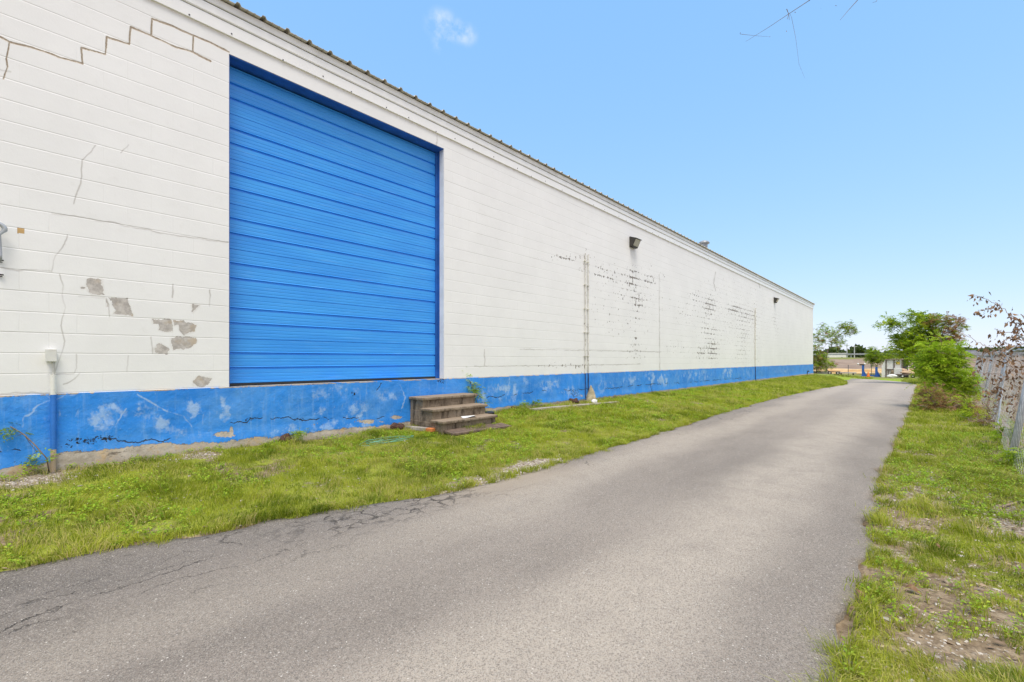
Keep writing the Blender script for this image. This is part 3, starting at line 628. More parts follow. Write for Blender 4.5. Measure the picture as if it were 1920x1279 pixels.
def build_band():
    zt = .955; X = -D+.012
    def yr(a, b, n):
        pa, pb = [project(np.array([-D]), np.array([q]), np.array([1.0]))[0][0] for q in (a, b)]
        return np.array([wallpt(p, 600)[1] for p in np.linspace(pa, pb, n)])
    ys = np.concatenate([[YA, -2, -.9], yr(-.45, YB, 1500)]); zs = np.linspace(-.10, zt, 190)
    P, F, Y, Z = sheet(ys, zs, X)
    px, py = project(np.full(Y.shape, X), Y, Z); sc = (1730-px)/1302.0
    n = fbm(Y*6, Z*6, 90, 4)
    scuff = np.zeros(Y.shape)
    BLOBS = [(190, 790, 24, 24, 1), (212, 765, 20, 9, .9), (272, 775, 20, 18, .9), (300, 800, 26, 16, .9), (360, 768, 20, 22, .9), (85, 790, 20, 34, .7), (115, 775, 26, 20, .6), (150, 800, 12, 8, .7), (410, 780, 22, 8, .7), (428, 768, 6, 34, .7),
                                (595, 770, 12, 14, .7), (655, 768, 16, 22, .7), (680, 775, 12, 18, .7), (730, 745, 30, 14, .6), (600, 735, 30, 14, .5), (650, 800, 70, 10, .8), (540, 812, 60, 8, .6), (330, 815, 60, 8, .5), (640, 735, 40, 16, .5),
                                (830, 740, 26, 18, .6), (905, 745, 16, 26, .7), (950, 735, 26, 18, .9), (990, 715, 16, 10, .6), (1030, 722, 22, 14, .7), (1060, 735, 40, 12, .6), (1130, 725, 24, 14, .6), (1180, 712, 22, 10, .7), (1220, 712, 8, 14, 1.1), (1245, 712, 8, 12, 1.2),
                                (1300, 704, 40, 12, .7), (1365, 700, 8, 12, 1.1), (1400, 700, 20, 10, .6), (1470, 695, 30, 8, .5)]
    LINES = ([(258, 740), (310, 770), (345, 780), (360, 800)], [(215, 800), (235, 765)], [(955, 708), (955, 740)], [(750, 722), (760, 745), (752, 765)], [(1025, 716), (1045, 716)], [(40, 800), (45, 780), (95, 748), (140, 740)])
    wx = (fbm(Y*5, Z*5, 210, 4)-.5)*60*sc; wy = (fbm(Y*5, Z*5, 220, 4)-.5)*40*sc
    soft = np.zeros(Y.shape)
    for (cx, cy, rx, ry, a) in BLOBS: soft = np.maximum(soft, a*np.exp(-(((px+wx-cx)/rx)**2+((py+wy-cy)/ry)**2)*.9))
    tex = ss(.40, .66, fbm(Y*9, Z*7, 230, 5, .62)); scuff = soft*(.25+.85*tex)
    lj = (fbm(Y*12, Z*12, 240, 3)-.5)*9*sc
    for ln in LINES: scuff = np.maximum(scuff, (.55+.5*tex)*np.clip(1.0-line_dist(px+lj, py+lj*.7, ln)/(2.2*sc+.5), 0, 1))
    bl = np.interp(px, [-200, 0, 57, 100, 105, 135, 200, 300, 375, 442, 480, 531, 611, 705, 761, 930, 1100, 1240, 1524], [890, 877, 872, 866, 852, 845, 841, 832, 830, 825, 819, 817, 806, 799, 790, 764, 748, 732, 699.5])
    dm = (py-bl)/(147.6*sc)             # metres below the paint edge
    bare = np.clip(.5+dm*9+(n-.5)*.4, 0, 1)
    for (cx, cy, rx, ry, a) in [(420, 815, 26, 8, .75), (434, 808, 5, 12, .85), (690, 790, 50, 7, .62), (600, 795, 50, 7, .45), (745, 783, 20, 6, .7), (1090, 742, 30, 6, .5)]:
        bare = np.maximum(bare, a*np.exp(-(((px-cx)/rx)**2+((py-cy)/ry)**2)))
    bare = np.maximum(bare, .62*(Z > zt-.012)*(n > .42))
    crack = np.zeros(Y.shape)
    wob = (fbm(Y*9, Z*3, 95, 5, .65)-.5)*16*sc; gap = ss(.36, .55, fbm(Y*4, Z*0, 97, 4))
    for c in ([(104, 845), (120, 838), (150, 832), (165, 823), (200, 819), (250, 829), (300, 826), (345, 811), (370, 798), (440, 795), (480, 786), (530, 784), (575, 788), (640, 782), (700, 788), (765, 768)],
              [(880, 748), (945, 742), (985, 738), (1000, 733), (1040, 732), (1090, 730), (1150, 728), (1200, 722), (1290, 717), (1400, 708)], [(0, 848), (60, 846), (104, 848)], [(45, 780), (95, 750), (130, 745)], [(1220, 720), (1222, 735)], [(820, 714), (833, 712)], [(700, 735), (715, 720)]):
        crack = np.maximum(crack, gap*np.clip(1.12-line_dist(px, py+wob, c)/(1.5*sc+.4), 0, 1))
    flake = np.zeros(Y.shape)
    for (cx, cy, rx, ry, a) in [(165, 826, 38, 7, 1.2), (195, 822, 30, 6, 1.1), (125, 836, 14, 6, .9), (465, 786, 12, 5, .8), (560, 786, 22, 5, .6), (35, 868, 16, 5, .7), (1078, 738, 10, 10, .8), (662, 738, 5, 5, .9), (828, 716, 8, 4, 1.1), (1400, 711, 60, 3, .6)]:
        flake = np.maximum(flake, a*np.exp(-(((px-cx)/rx)**2+((py-cy)/ry)**2)))
    foot_dark = .5*ss(.12, 0, Z-np.interp(Y, YW, ZWv))*(px > 930)+.35*ss(.08, 0, Z-np.interp(Y, YW, ZWv))  # darker blotches towards the ground line
    bulge = .02*ss(.45, .2, Z)+(n-.5)*.012+.010*ss(.25, .15, Z)
    P = P.reshape(len(ys), len(zs), 3); P[..., 0] += bulge
    top = P[:, -1:, :].copy(); top[..., 0] = -D-REC-.08; top[..., 2] = zt     # ledge under the door
    P = np.concatenate([P, top], 1)
    at = dict(scuff=scuff, bare=bare, crack=crack, flake=flake, foot_dark=foot_dark)
    at = {k: np.concatenate([v, v[:, -1:]*(.6 if k == 'bare' else 0)+(.3 if k == 'bare' else 0)], 1) for k, v in at.items()}
    me = np_mesh('foundation', P.reshape(-1, 3), [grid_faces(P.shape[0], P.shape[1])], False, at)
    link('foundation', me, M['band'], ware)
def build_trim():
    z = FZ; e = YB+.10
    b = MB(); b.box((-D-.02, YA, z), (-D+.022, YB+.06, z+.150), .004)
    b.cur = 1; y = -.3
    while y < 40:
        b.lathe([(.009, -.004), (.009, .004)], (0, 0, 0), 8)
        for i in range(16):
            vx = b.v[-16+i]; b.v[-16+i] = (-D+.024+vx[2], y+vx[0], z+.028+vx[1]+.02*math.sin(y*7))
        y += random.uniform(.42, .8)
    b.build('fascia', [M['trim'], M['screw']], ware)
    b = MB(); b.prism([(-D-.02, z+.157), (-D+.028, z+.157), (-D+.036, z+.170), (-D+.036, z+.262), (-D+.032, z+.272), (-D-.02, z+.272)], 1, YA, YB+.07)
    b.cur = 1; b.box((-D-.02, YA, z+.150), (-D+.015, YB+.05, z+.157)); b.box((-D-.02, YA, z+.272), (-D+.034, YB+.05, z+.279))  # lower strip paints the shadow line under the trim, upper is a seam
    b.build('gutter_trim', [M['trim'], M['darkgap']], ware)
    b = MB(); b.prism([(-D-.02, z+.279), (-D+.038, z+.279), (-D+.046, z+.287), (-D+.046, z+.372), (-D-.02, z+.380)], 1, YA, YB+.08)
    b.build('eave_trim', [M['trimgrey']], ware)
    # ribbed roof sheet
    zr = z+.392; p = .302; y = YA; prof = []
    y_first = wallpt(489.8, 300)[1]; y = y_first-p*math.ceil((y_first-YA)/p)
    while y < YB+.12:
        prof += [(y-.035, 0), (y-.016, .036), (y+.016, .036), (y+.035, 0), (y+.095, 0), (y+.102, .005), (y+.112, .005), (y+.119, 0), (y+.18, 0), (y+.187, .005), (y+.197, .005), (y+.204, 0)]; y += p
    prof = [q for q in prof if YA <= q[0] <= YB+.12]
    n = len(prof); vs = []; 
    for (x, dz) in ((-D+.105, -.010), (-D-8, .8), (-D-16, 0.0)):
        for t in (0, .004):
            for (yy, zz) in prof: vs.append((x, yy, zr+zz+dz+t))
    vs = np.array(vs); f = []
    i = np.arange(n-1)
    def q(a, b): return np.stack([a*n+i, a*n+i+1, b*n+i+1, b*n+i], -1)
    f = np.concatenate([q(0, 2)[:, ::-1], q(1, 3), q(2, 4)[:, ::-1], q(3, 5), q(0, 1), q(5, 4)])
    me = np_mesh('roof', vs, [f]); ro = link('roof', me, M['roof'], ware)
    b = MB(); b.box((-D-8, YB+.115, zr-.10), (-D+.100, YB+.135, zr+.045), .002)      # gable flashing at the far corner
    b.build('corner_flashing', M['roof'], ro)
    b = MB(); c = atdepth(1320, 455, 20.4)
    rz = zr+.8*((-c[0]-D)/8)
    b.lathe([(.15, rz-c[2]-.1), (.15, -.10), (.14, -.04)], c, 20); b.lathe([(.05, -.08), (.23, -.06), (.24, -.015), (.18, .05), (.10, .085), (.01, .10)], c, 24)
    b.build('roof_vent', M['galv'], ro, True)
def build_door():
    fr = MB(); X = -D-REC
    # blue painted jamb returns, head and stops
    fr.box((X-.05, DY0+.002, .93), (-D-.015, DY0+.012, DZ1-.002)); fr.box((X-.05, DY1-.012, .956), (-D-.13, DY1-.002, DZ1-.002))
    fr.box((X-.05, DY0+.012, DZ1-.014), (-D-.006, DY1-.012, DZ1-.003)); fr.box((X-.03, DY1-.05, .956), (X+.03, DY1-.012, DZ1-.014), .003); fr.box((X-.02, DY0+.012, .956), (X+.02, DY0+.03, DZ1-.014), .003)
    fr.cur = 1; fr.box((-D-.125, DY1-.009, .957), (-D-.004, DY1-.001, DZ1-.003))
    door = fr.build('door', [M['bluej'], M['trimgrey']], ware)
    SH = .592; ya, yb = DY0+.028, DY1-.048; za = DZ0+.025
    k = 0; z = za
    while z < DZ1-.03:
        top = min(z+SH, DZ1-.03); prof = []; h = SH
        pts = [(0, -.012), (.004, 0)]
        for j in range(3):
            a = h*j/3
            if j > 0: pts += [(a-.014, 0), (a-.008, -.022), (a+.010, -.022), (a+.020, .005)]
            base = a+.034
            for q in range(3):
                c = base+q*.046
                if c < a+h/3-.024: pts += [(c-.007, 0), (c-.003, -.0022), (c+.003, -.0022), (c+.007, 0)]
        pts += [(h-.004, 0), (h-.001, -.012)]
        pts = [(a, b) for a, b in pts if z+a <= top]
        front = [(X+b, z+a) for a, b in pts]; poly = front+[(X-.04, front[-1][1]), (X-.04, front[0][1])]
        m = MB(); m.prism(poly, 1, ya, yb); m.build('door_panel', M['door'], door, fix=True); z += SH; k += 1
    m = MB(); m.box((X-.03, ya, DZ0-.004), (X+.012, yb, DZ0+.022), .004); m.build('bottom_seal', M['black'], door)
M['bluej'] = plain('jamb_blue', (.02, .115, .42), .5, 0, .2, 5)
build_wall(); build_band(); build_trim(); build_door()
# ------------------------------------------------------------------ fittings on the wall
def wall_lamp(px, label):
    y = wallpt(px, 455)[1]; z = 4.86; x = -D
    root = empty('wall_lamp', (x, y, z-.16), label, 'wall lamp', 'wall pack lamps under the eave')
    w = .17
    b = MB(); b.box((x, y-w, z-.15), (x+.035, y+w, z+.15), .006)
    # hooded side cheeks and top
    pr = [(x+.03, z-.15), (x+.03, z+.145), (x+.20, z+.085), (x+.205, z+.055), (x+.10, z-.15)]
    b.prism(pr, 1, y-w, y-w+.02); b.prism(pr, 1, y+w-.02, y+w)
    b.prism([(x+.03, z+.145), (x+.235, z+.075), (x+.235, z+.055), (x+.03, z+.12)], 1, y-w-.005, y+w+.005)
    b.prism([(x+.03, z-.17), (x+.11, z-.165), (x+.12, z-.135), (x+.03, z-.13)], 1, y-w+.02, y+w-.02)
    b.build('housing', M['bronze'], root)
    g = MB(); g.prism([(x+.04, z-.128), (x+.115, z-.128), (x+.215, z+.052), (x+.04, z+.115)], 1, y-w+.021, y+w-.021); g.build('lens', M['glass'], root)
wall_lamp(1185, 'near bronze wall lamp with frosted lens high on the white wall, above the flaking paint')
wall_lamp(1452, 'small far bronze wall lamp near the far corner of the white wall')
def fittings():
    p0 = wallpt(84, 666); p1 = wallpt(106, 666); y0, y1 = p0[1], p1[1]; z = p0[2]
    r = empty('junction_box', (-D, (y0+y1)/2, z-.07), 'small white junction box on the white wall left of the blue door', 'electrical box')
    b = MB(); b.box((-D, y0+.006, z-.058), (-D+.05, y1-.006, z+.052), .004); b.build('box_body', M['boxw'], r)
    b = MB(); b.box((-D+.05, y0, z-.064), (-D+.064, y1, z+.060), .004); b.build('cover', M['boxw'], r)
    yc = wallpt(99.5, 800)[1]; zt = wallpt(99, 703)[2]
    b = MB(); b.tube([(-D+.02, yc-.006, z-.055), (-D+.022, yc, z-.12), (-D+.03, yc, zt-.01)], .006, 6); b.tube([(-D+.018, yc+.012, z-.055), (-D+.022, yc+.012, zt-.01)], .004, 6); b.build('cable', M['oldpipe'], r)
    r = empty('conduit', (-D+.04, yc, .17), 'plastic conduit below the junction box, white above, blue on the band, tan at the foot', 'conduit')
    zb = .95; b = MB(); b.tube([(-D+.045, yc, zb), (-D+.045, yc, zt)], .022, 14); b.build('upper_length', M['boxw'], r)
    b = MB(); b.tube([(-D+.052, yc, .40), (-D+.045, yc, zb-.001)], .0225, 14); b.build('middle_length', M['bluepipe'], r)
    b = MB(); b.tube([(-D+.060, yc, .12), (-D+.052, yc, .399)], .022, 14); b.build('foot_length', M['tanpipe'], r)
    # service pipe with a bend, at the left edge of the view
    p = wallpt(1.5, 480); q = wallpt(3, 437); X = -D+.07
    pts = [(X, p[1], p[2]-.05), (X, p[1], p[2]), (X, q[1]-.012, q[2]-.03)]
    R = .055; cy = q[1]-.012-R*.6; cz = q[2]+.02
    for a in np.linspace(0, math.pi*.95, 12): pts.append((X, cy+R*math.cos(a)+.012, cz+R*math.sin(a)))
    pts.append((X, cy-R-.02, cz-.08))
    r = empty('service_pipe', (X, p[1], p[2]-.05), 'grey bent metal pipe at the far left edge of the white wall', 'pipe')
    b = MB(); b.tube(pts, [.011]*3+[.020]*12+[.018], 12); b.build('pipe_bend', M['conduit'], r, True)
    for py in (488, 515):
        s = wallpt(2, py); b = MB(); b.tube([(-D, s[1]-.05, s[2]), (-D+.02, s[1]+.016, s[2]-.003)], .007, 6); b.tube([(-D, s[1]-.05, s[2]-.018), (-D+.02, s[1]+.008, s[2]-.020)], .005, 6); b.build('clip', M['black'], r)
    # long thin pipes
    for (px, top, r_, lab) in ((1095.5, 475, .013, 'left pipe of the close pair running down the white wall'), (1101, 478, .015, 'right pipe of the close pair, ending in the rocky mortar heap'), (1415, 578, .020, 'single thin pipe far along the white wall near the far lamp')):
        t = wallpt(px, top); r = empty('wall_pipe', (-D+.03, t[1], .25), lab, 'pipe', 'thin pipes running down the white wall')
        zf = .30 if px < 1200 else .15
        b = MB(); b.tube([(-D+.03, t[1], .955), (-D+.03, t[1], t[2])], r_, 10); b.build('upper_length', M['oldpipe'], r)
        b = MB(); b.tube([(-D+.045, t[1], zf), (-D+.038, t[1], .954)], r_, 10); b.build('lower_length', M['dkpipe'], r)
        for k in range(5):
            zz = 1.4+k*(t[2]-1.6)/4; b = MB(); b.box((-D, t[1]-.032, zz-.012), (-D+.052, t[1]+.032, zz+.012), .003); b.build('strap', M['oldpipe'], r)
    # tap at the far corner
    t = wallpt(1513, 697); b = MB(); b.tube([(-D, t[1], t[2]+.05), (-D+.12, t[1], t[2]+.05), (-D+.14, t[1], t[2])], .03, 8); b.tube([(-D+.02, t[1]-.15, t[2]-.35), (-D+.05, t[1]-.15, t[2]-.02), (-D+.10, t[1]-.05, t[2]+.02)], .03, 8)
    tag(b.build('wall_tap', M['black']), 'dark tap pipe on the blue band at the far corner', 'tap')
M['dkpipe'] = plain('pipe_dark_blue', (.02, .07, .22), .6, 0, .5, 10, .002, (.05, .04, .035))
fittings()
# ------------------------------------------------------------------ steps and clutter by the wall
def build_steps():
    y0 = wallpt(765, 745)[1]; zg = .155; tz = H+(HOR-743.5)/(FPX/depth_of(-D, y0)); n = 3; hh = (tz-zg)/n
    y1 = wallpt(879, 735)[1]-.16
    fr = groundpt(827, 811, zg); xf = fr[0]; dep = (xf+D)
    r = empty('concrete_steps', (-D+dep/2, (y0+y1)/2, zg), 'brown weathered concrete steps with three treads below the blue door', 'steps')
    x = [-D+.03+dep*q for q in (.0, .42, .72, 1.0)]
    b = MB()
    for i in range(n):
        # riser block i from the bottom
        xo = x[3-i]; b.box((-D+.03, y0+.02+.004*i, zg-.08), (xo-.03, y1-.02-.004*i, zg+hh*(i+1)-.048), .006)
    b.build('risers', M['steps'], r)
    for i in range(n):
        xo = x[3-i]; xi = -D+.02 if i == n-1 else x[2-i]-.06
        t = MB(); t.box((xi, y0-.005, zg+hh*(i+1)-.05), (xo+.012, y1+.005, zg+hh*(i+1)), .018); t.build('tread', M['steps'], r)
    # paper
    c = (x[3]-.10, y0+(y1-y0)*.52, zg+hh+.003)
    vs = []; 
    for i in range(9):
        for j in range(7):
            u, v = i/8-.5, j/6-.5; vs.append((c[0]+u*.17+v*.05, c[1]+v*.26-u*.10, c[2]+.004+.035*max(0, u+v-.1)**1.0*abs(math.sin(3*v+1))+.02*max(0, -u-.2)))
    me = np_mesh('paper', np.array(vs), [grid_faces(9, 7)]); o = link('paper_sheet', me, M['paper']); recenter(o)
    md = o.modifiers.new('t', 'SOLIDIFY'); md.thickness = .0012
    tag(o, 'crumpled white sheet of paper lying on the lowest tread', 'paper')
    # plank in front
    g = groundpt(893, 811, .17); rot = Matrix.Rotation(math.radians(-4), 3, 'Z') @ Matrix.Rotation(math.radians(5), 3, 'Y')
    b = MB(); b.box((xf+.015, y0+.04, .135), (xf+.30, y1+.05, .172), .006, rot); tag(b.build('ground_plank', M['plank']), 'flat brown plank lying on the grass at the foot of the steps', 'plank')
    # wood scrap with an orange end
    a = groundpt(763, 800, .19); c = groundpt(812, 805, .19)
    r2 = empty('wood_offcut', a, 'short grey timber with an orange cut end beside the steps', 'timber')
    A = Vector(a); C = Vector(c); d = (C-A); L = d.length; ang = math.atan2(d.y, d.x); R = Matrix.Rotation(ang, 3, 'Z'); mid = A+d*.39; m2 = A+d*.90
    b = MB(); b.box((mid.x-L*.39, mid.y-.045, .15), (mid.x+L*.39, mid.y+.045, .205), .004, R); b.build('timber', M['wood'], r2)
    b = MB(); b.box((m2.x-L*.11, m2.y-.046, .149), (m2.x+L*.11, m2.y+.046, .206), .006, R); b.build('cut_end', M['brick'], r2)
    # hose
    b = MB(); pts = []; h0 = Vector(groundpt(725, 819, .2))
    for k in range(110):
        t = k/109; a = t*2*math.pi*3.2; rx = .10+.05*math.sin(5*t); ry = .34+.12*math.sin(3*t+1)
        x_ = h0.x+rx*math.cos(a); y_ = h0.y+ry*math.sin(a)*.9+.1*math.sin(7*t); pts.append((x_, y_, gz1(x_, y_)+.018+.012*math.sin(9*a/6.28)))
    b.tube(pts, .0048, 6); tag(b.build('garden_hose', M['hose'], smooth=True), 'thin green hose coiled loosely in the grass left of the steps', 'hose')
    # black lid on a brown pot
    c = groundpt(914, 774, .26); b = MB(); b.lathe([(.10, -.08), (.115, -.03), (.135, -.028), (.14, .01), (.12, .022), (.01, .024)], c, 24)
    tag(b.build('black_lid', M['black']), 'round black lid beside the right end of the steps', 'lid')
    # long board and rock heap
    a = Vector(groundpt(995, 769.5, .22)); c = Vector(groundpt(1158, 754, .22)); d = c-a; L = d.length; mid = (a+c)/2; R = Matrix.Rotation(math.atan2(d.y, d.x), 3, 'Z') @ Matrix.Rotation(.012, 3, 'Y')
    b = MB(); b.box((mid.x-L/2, mid.y-.06, mid.z-.06), (mid.x+L/2, mid.y+.06, mid.z+.03), .006, R)
    for v in range(len(b.v)): p = b.v[v]; b.v[v] = (p[0], p[1], p[2]+.012*math.sin(p[1]*3.1))
    tag(b.build('long_board', M['wood']), 'long weathered grey board lying on the grass in front of the paired pipes', 'board')
    t = wallpt(1100, 700); b = MB(); b.lathe([(.17, -.03), (.15, .05), (.115, .16), (.07, .27), (.03, .38), (.012, .42)], (-D+.12, t[1]+.02, .22), 14)
    for i in range(len(b.v)): p = b.v[i]; k = 1+.18*math.sin(p[2]*40+p[1]*31)+.1*math.sin(p[0]*70); b.v[i] = (-D+.12+(p[0]+D-.12)*k, t[1]+(p[1]-t[1])*k*.95, p[2])
    tag(b.build('mortar_heap', M['rock'], smooth=True), 'tall cone of crumbling yellowish mortar at the foot of the paired pipes', 'rubble heap')
    w_ = groundpt(1114, 753.5, .27); b = MB(); b.blob((w_[0], w_[1], .28), (.07, .09, .055), 3); tag(b.build('white_stone', M['white'], smooth=True), 'rounded white stone just right of the mortar heap', 'stone')
    for i, (px, py, s, lab) in enumerate(((535, 825, .075, 'dark red clay lump at the wall base below the left half of the door'), (744, 803, .10, 'dark brown clay lump at the wall base left of the steps'), (1076, 752, .09, 'dark clay lump left of the paired pipes'), (963, 766, .05, 'small dark lump at the blue band right of the black lid'))):
        g_ = wallpt(px, py, -D+.10); b = MB(); b.blob((g_[0], g_[1], g_[2]), (s, s*1.1, s*.8), 20+i, 3, .35); tag(b.build('clay_lump', M['clay'], smooth=True), lab, 'clay lump', 'dark clay lumps at the wall base')
build_steps()
# ------------------------------------------------------------------ foliage tools
def leaf_quads(pos, dirs, ups, L, W):
    """diamond leaves: 4 verts each folded; pos (n,3) base, dirs unit, ups unit"""
    side = np.cross(dirs, ups); side /= np.linalg.norm(side, axis=1, keepdims=True)+1e-9
    L = L[:, None]; W = W[:, None]; mid = pos+dirs*L*.45
    v = np.stack([pos, mid+side*W*.5+ups*W*.12, pos+dirs*L-ups*L*.12, mid-side*W*.5+ups*W*.12], 1)
    return v
def unit(v): return v/(np.linalg.norm(v, axis=-1, keepdims=True)+1e-9)
def leaves_mesh(name, quads, tint, mat, parent=None):
    n = len(quads); V = quads.reshape(-1, 3); f = np.arange(n*4).reshape(n, 4)
    me = np_mesh(name, V, [f], False, dict(tint=np.repeat(tint, 4))); return link(name, me, mat, parent)
def compound(tips, tdir, rng, n_leaf, rach, leaflet, pairs=5, droop=.3, spread=1.0):
    """pinnate leaves around twig tips -> quads, leaf id"""
    T = np.repeat(tips, n_leaf, 0); TD = np.repeat(tdir, n_leaf, 0); n = len(T)
    d = unit(TD*.5+rng.normal(0, 1, (n, 3))*np.array([1, 1, .55])*spread); base = T+rng.normal(0, 1, (n, 3))*rach*.25
    l = rach*rng.uniform(.6, 1.2, n); up = unit(np.array([0, 0, 1.0])+rng.normal(0, .35, (n, 3)))
    side = unit(np.cross(d, up)); up = np.cross(side, d)
    qs = []; ids = []
    for k in range(pairs):
        t = (k+.8)/pairs; c = base+d*(l*t)[:, None]-np.array([0, 0, 1])*(droop*l*t*t)[:, None]
        for s in (-1, 1):
            ld = unit(side*s+d*.55+rng.normal(0, .18, (n, 3))); sz = leaflet*rng.uniform(.7, 1.15, n)*(1-.35*abs(t-.55))
            qs.append(leaf_quads(c, ld, unit(up+rng.normal(0, .2, (n, 3))), sz, sz*.42)); ids.append(np.arange(n))
    return np.concatenate(qs), np.concatenate(ids)
def grow(root, nodes, rng, min_step=.0):
    """connect attractor nodes to a growing tree; returns list of (parent, child) and node array"""
    P = [np.array(root[0])]; par = [-1]
    for q in root[1:]: P.append(np.array(q)); par.append(len(P)-2)
    r0 = np.array(root[-1]); order = np.argsort(np.linalg.norm(nodes-r0, axis=1))
    for i in order:
        q = nodes[i]; A = np.array(P); k0 = max(0, len(root)-3)
        d = np.linalg.norm(A[k0:]-q, axis=1)*(1+.5*(A[k0:, 2] > q[2])); j = int(np.argmin(d))+k0
        mid = (A[j]+q)/2+rng.normal(0, .06, 3)*np.linalg.norm(A[j]-q); P.append(mid); par.append(j); P.append(q); par.append(len(P)-2)
    return np.array(P), par
def tree(name, label, cat, base, trunk, blobs, n_nodes, mats, seed, leaf=(5, .22, .08, 5), rad=.09, group=None, barkm='bark', leafpart='foliage', mixw=None, droop=.3, weight=None, thin=.010, extra=True):
    """blobs: (px, py, rpx, depth, rdepth); mats: list of (material, weight)"""
    rng = np.random.default_rng(seed)
    root = empty(name, tuple(base), label, cat, group)
    ws = np.array([b[2]**2 for b in blobs], float); ws /= ws.sum(); pts = []; 
    cnt = rng.multinomial(n_nodes, ws); bid = []
    for i, ((px, py, r, Z, rz), c) in enumerate(zip(blobs, cnt)):
        ctr = atdepth(px, py, Z); rr = r*Z/FPX
        u = unit(rng.normal(0, 1, (c, 3)))*np.power(rng.uniform(.05, 1, (c, 1)), .40)
        F = np.array([-ST, CT, 0]); R = np.array([CT, ST, 0])
        pts.append(ctr+R*(u[:, :1]*rr)+F*(u[:, 1:2]*rz)+np.array([0, 0, 1])*(u[:, 2:3]*rr)); bid += [i]*c
    pts = np.concatenate(pts); bid = np.array(bid)
    gzv = gz(pts[:, 0], pts[:, 1], False); pts[:, 2] = np.maximum(pts[:, 2], gzv+.12)
    P, par = grow(trunk, pts, rng)
    n = len(P); kids = np.zeros(n); load = np.zeros(n); tip = np.ones(n, bool)
    for i in range(n-1, -1, -1):
        load[i] = max(load[i], 1)
        if par[i] >= 0: load[par[i]] += load[i]; tip[par[i]] = False
    rads = np.minimum(rad, thin*np.power(load, .45)*.55)
    m = MB()
    m.tube([tuple(p) for p in P[:len(trunk)]], [float(max(rads[i], rad*(1-.5*i/len(trunk)))) for i in range(len(trunk))], 8)
    for i in range(len(trunk), n):
        j = par[i]; m.tube([tuple(P[j]), tuple(P[i])], [float(min(rads[j], rads[i]*1.6)), float(rads[i])], 5 if rads[i] > .01 else 3, False)
    o = m.build('trunk', M[barkm], root, True, fix=False)
    tips = P[len(trunk)+1::2]; pp = np.array(par)[len(trunk)+1::2]; td = unit(tips-P[pp])
    # sample bid per tip: nearest blob order retained by matching
    nl, rach, ll, pairs = leaf
    sel = rng.random(len(tips)); k0 = 0; acc = 0
    for (mt, wgt) in mats:
        pick = (sel >= acc) & (sel < acc+wgt); acc += wgt
        if pick.sum() == 0: continue
        q, ids = compound(tips[pick], td[pick], rng, nl, rach, ll, pairs, droop)
        tn = rng.random(ids.max()+1)*.7+.3*vnoise(np.arange(ids.max()+1)*.13, np.zeros(ids.max()+1), seed)
        leaves_mesh(leafpart, q, np.clip(tn[ids]+rng.normal(0, .06, len(ids)), 0, 1), M[mt], root)
    return root
def trunk_pts(base, top, n=5, wob=.05, seed=0):
    r = np.random.default_rng(seed); b = np.array(base, float); t = np.array(top, float); L = np.linalg.norm(t-b)
    return [b+(t-b)*i/(n-1)+(r.normal(0, wob*L, 3)*np.array([1, 1, .2]) if 0 < i else 0) for i in range(n)]
